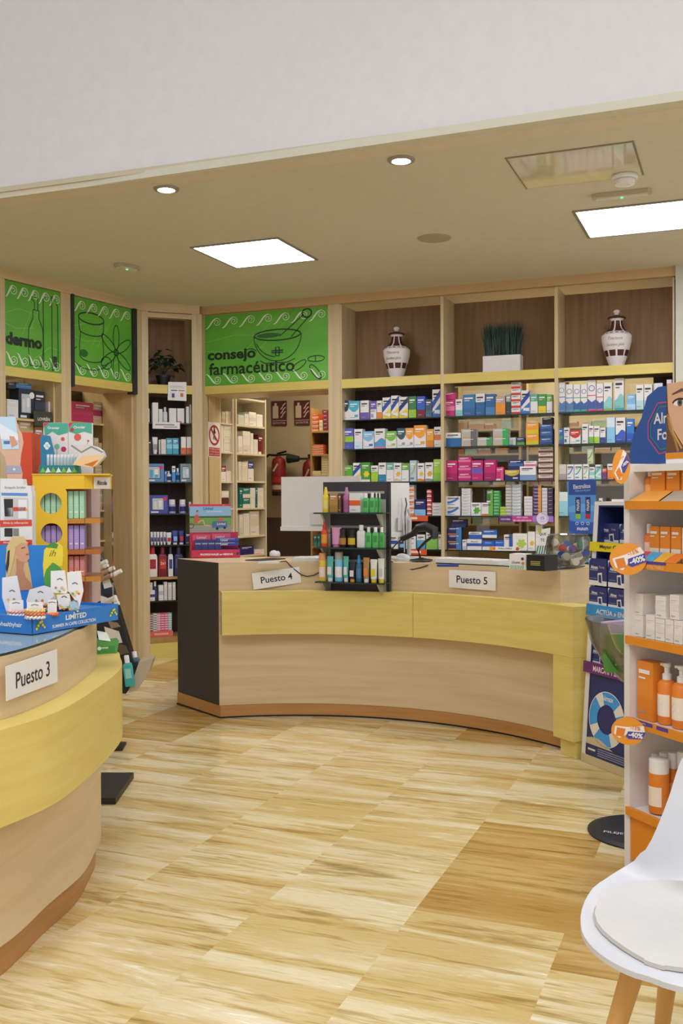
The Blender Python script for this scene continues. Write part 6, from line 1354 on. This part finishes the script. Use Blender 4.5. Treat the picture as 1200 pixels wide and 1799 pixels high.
row(SR,zr[2],'''770,842,540,5|flat cream carton|d8c49a,lo,c8b288,gr''','side room shelf, third',NX2,ins=.04,depth=.12)
row(SR,zr[3],'''800,842,640,4|small kraft carton|cdb98e,lo,bda878,gr''','side room shelf, fourth',NX2,ins=.04,depth=.12)
# green carton on the yellow ledge
f,w_=fr2((171,1149),(206,1147),.7605)
m=MB(); m.ext([(0,0),(w_,0),(w_*1.1,.05),(w_*.55,.045),(0,.055)],0,.09,'4f9a48'); m.rect(0,w_*.9,.0,.03,'3f8a3c',-.001); m.disc(w_*.1,.022,.008,'dfe8d8',y=-.0016); m.rect(w_*.2,w_*.55,.02,.027,'a8d0a0',-.0016)
m.add([(w_*.1,.01,.056),(w_*.7,.01,.047),(w_*.6,.08,.075),(w_*.1,.08,.085)],[(0,1,2,3)],'cfe0d0'); tag(m.build('tissue_carton',loc=f.pt(0,0,.7607),rz=f.a),'green open carton on the yellow ledge of the near counter','box')
# leaning cosmetics floor stand behind the near counter
KF=Fr(-3.22,4.62,26)
r=empty('cosmetics_stand','black leaning cosmetics floor stand behind the near counter','display stand',KF.pt(0),KF.a)
def KQ(a,b,ins=0): u,v=KF.px(a,b,ins); return u,v
pts=[KQ(168,975),KQ(182,985),KQ(241,1183),KQ(222,1218),KQ(165,1218)]
m=MB(); m.ext(pts,-.015,.10,'1c1d22'); m.build('side_panel',r)
m=MB()
for a,b,c,d,col_ in ((178,1010,193,1030,'e0dcd8'),(176,1045,202,1075,'e4dedc'),(184,1100,210,1128,'d8cec0'),(190,1090,207,1100,'8a7868'),(205,1128,222,1146,'5a4a3a'),(173,992,186,1008,'c0a890')):
    p0=KQ(a,b);p1=KQ(c,b+(d-b)*.3);p2=KQ(c+6,d);p3=KQ(a+6,d+4); m.poly([p0,p1,p2,p3],col_,-.018)
m.build('printed_panel',r)
m=MB(); q=[KQ(226,1216),KQ(242,1212),KQ(262,1180),KQ(270,1156),KQ(245,1162)]; m.ext(q,-.02,.12,'b8aa90'); m.build('base_tray',r)
a_,b_=KQ(205,1200); m=MB(); m.box(a_-.02,a_,.03,.08,0.001,b_,'1c1d22'); m.box(a_-.12,a_+.03,-.01,.14,0.001,.015,'1c1d22'); m.build('foot',r)
for i,(a,b,L_,cc) in enumerate(((174,1002,.07,'c8a080'),(178,1010,.09,'b89070'),(182,1020,.09,'a87858'),(176,994,.06,'e0d8d0'),(187,1017,.10,'dcd4cc'),(190,1062,.07,'c8b8a8'),(193,1068,.07,'a88468'),(192,1056,.06,'e4dcd4'))):
    u,v=KQ(a,b); m=MB(); m.tube([(0,0,0),(L_*.8,-.02,L_*.35)],.011,cc,n=10); m.tube([(L_*.8,-.02,L_*.35),(L_*1.1,-.028,L_*.48)],.012,'e4e0da',n=10)
    tag(m.build('lipstick_tube',loc=KF.pt(u-.02,-.03,v),rz=KF.a),f'small {("tan","brown","dark rose","pearl","long pale","beige","bronze","white")[i]} makeup tube poking out of the leaning black stand','makeup tube','makeup tubes on the leaning stand')
for i,(a0,a1,yt,yb,c,lab) in enumerate(((219,236,1152,1207,'3fa8a8','teal liquid bottle at the foot of the leaning stand'),(229,246,1148,1190,'4a6a70','dark teal bottle behind the first at the leaning stand foot'))):
    u0,z0=KF.px(a0,yb,-.06-.0*i); u1,z1=KF.px(a1,yt,-.06); q=KF.pt((u0+u1)/2,-.06+.05*i,z0); bb=bottle('bottle',lab,'bottle',q,KF.a,u1-u0,z1-z0,'flat',c,'wh','8fd0cc' if i==0 else '2a3a40'); bb.rotation_euler=(0,-.12,KF.a)
# dark low table base and red stand behind the near counter
f=Fr(0,0,0); p=[onz(178,1357,.03),onz(235,1357,.03),onz(203,1402,.03),onz(172,1402,.03)]
m=MB(); m.prism([(q.x,q.y) for q in reversed(p)],.001,.03,'2a2624'); tag(m.build('floor_plate'),'dark brown flat stand base on the floor behind the near counter','stand base')
f,w_=fr2((172,1420),(187,1400),.0); u0,z1=f.px(174,1350); u1,_=f.px(186,1350); _,zz2=f.px(182,1390)
m=MB(); m.ext([(0,0.0005),(.03,.0005),(.09,.20),(.10,.24),(.02,.30),(0,.42)],-.004,.006,'b83a2c'); m.rect(.0,.015,.30,.42,'e8dcd0',-.005); tag(m.build('display_flap',loc=(p[2].x-.17,p[2].y-.04,.031),rz=.3),'thin red display flap showing past the near counter','display card')
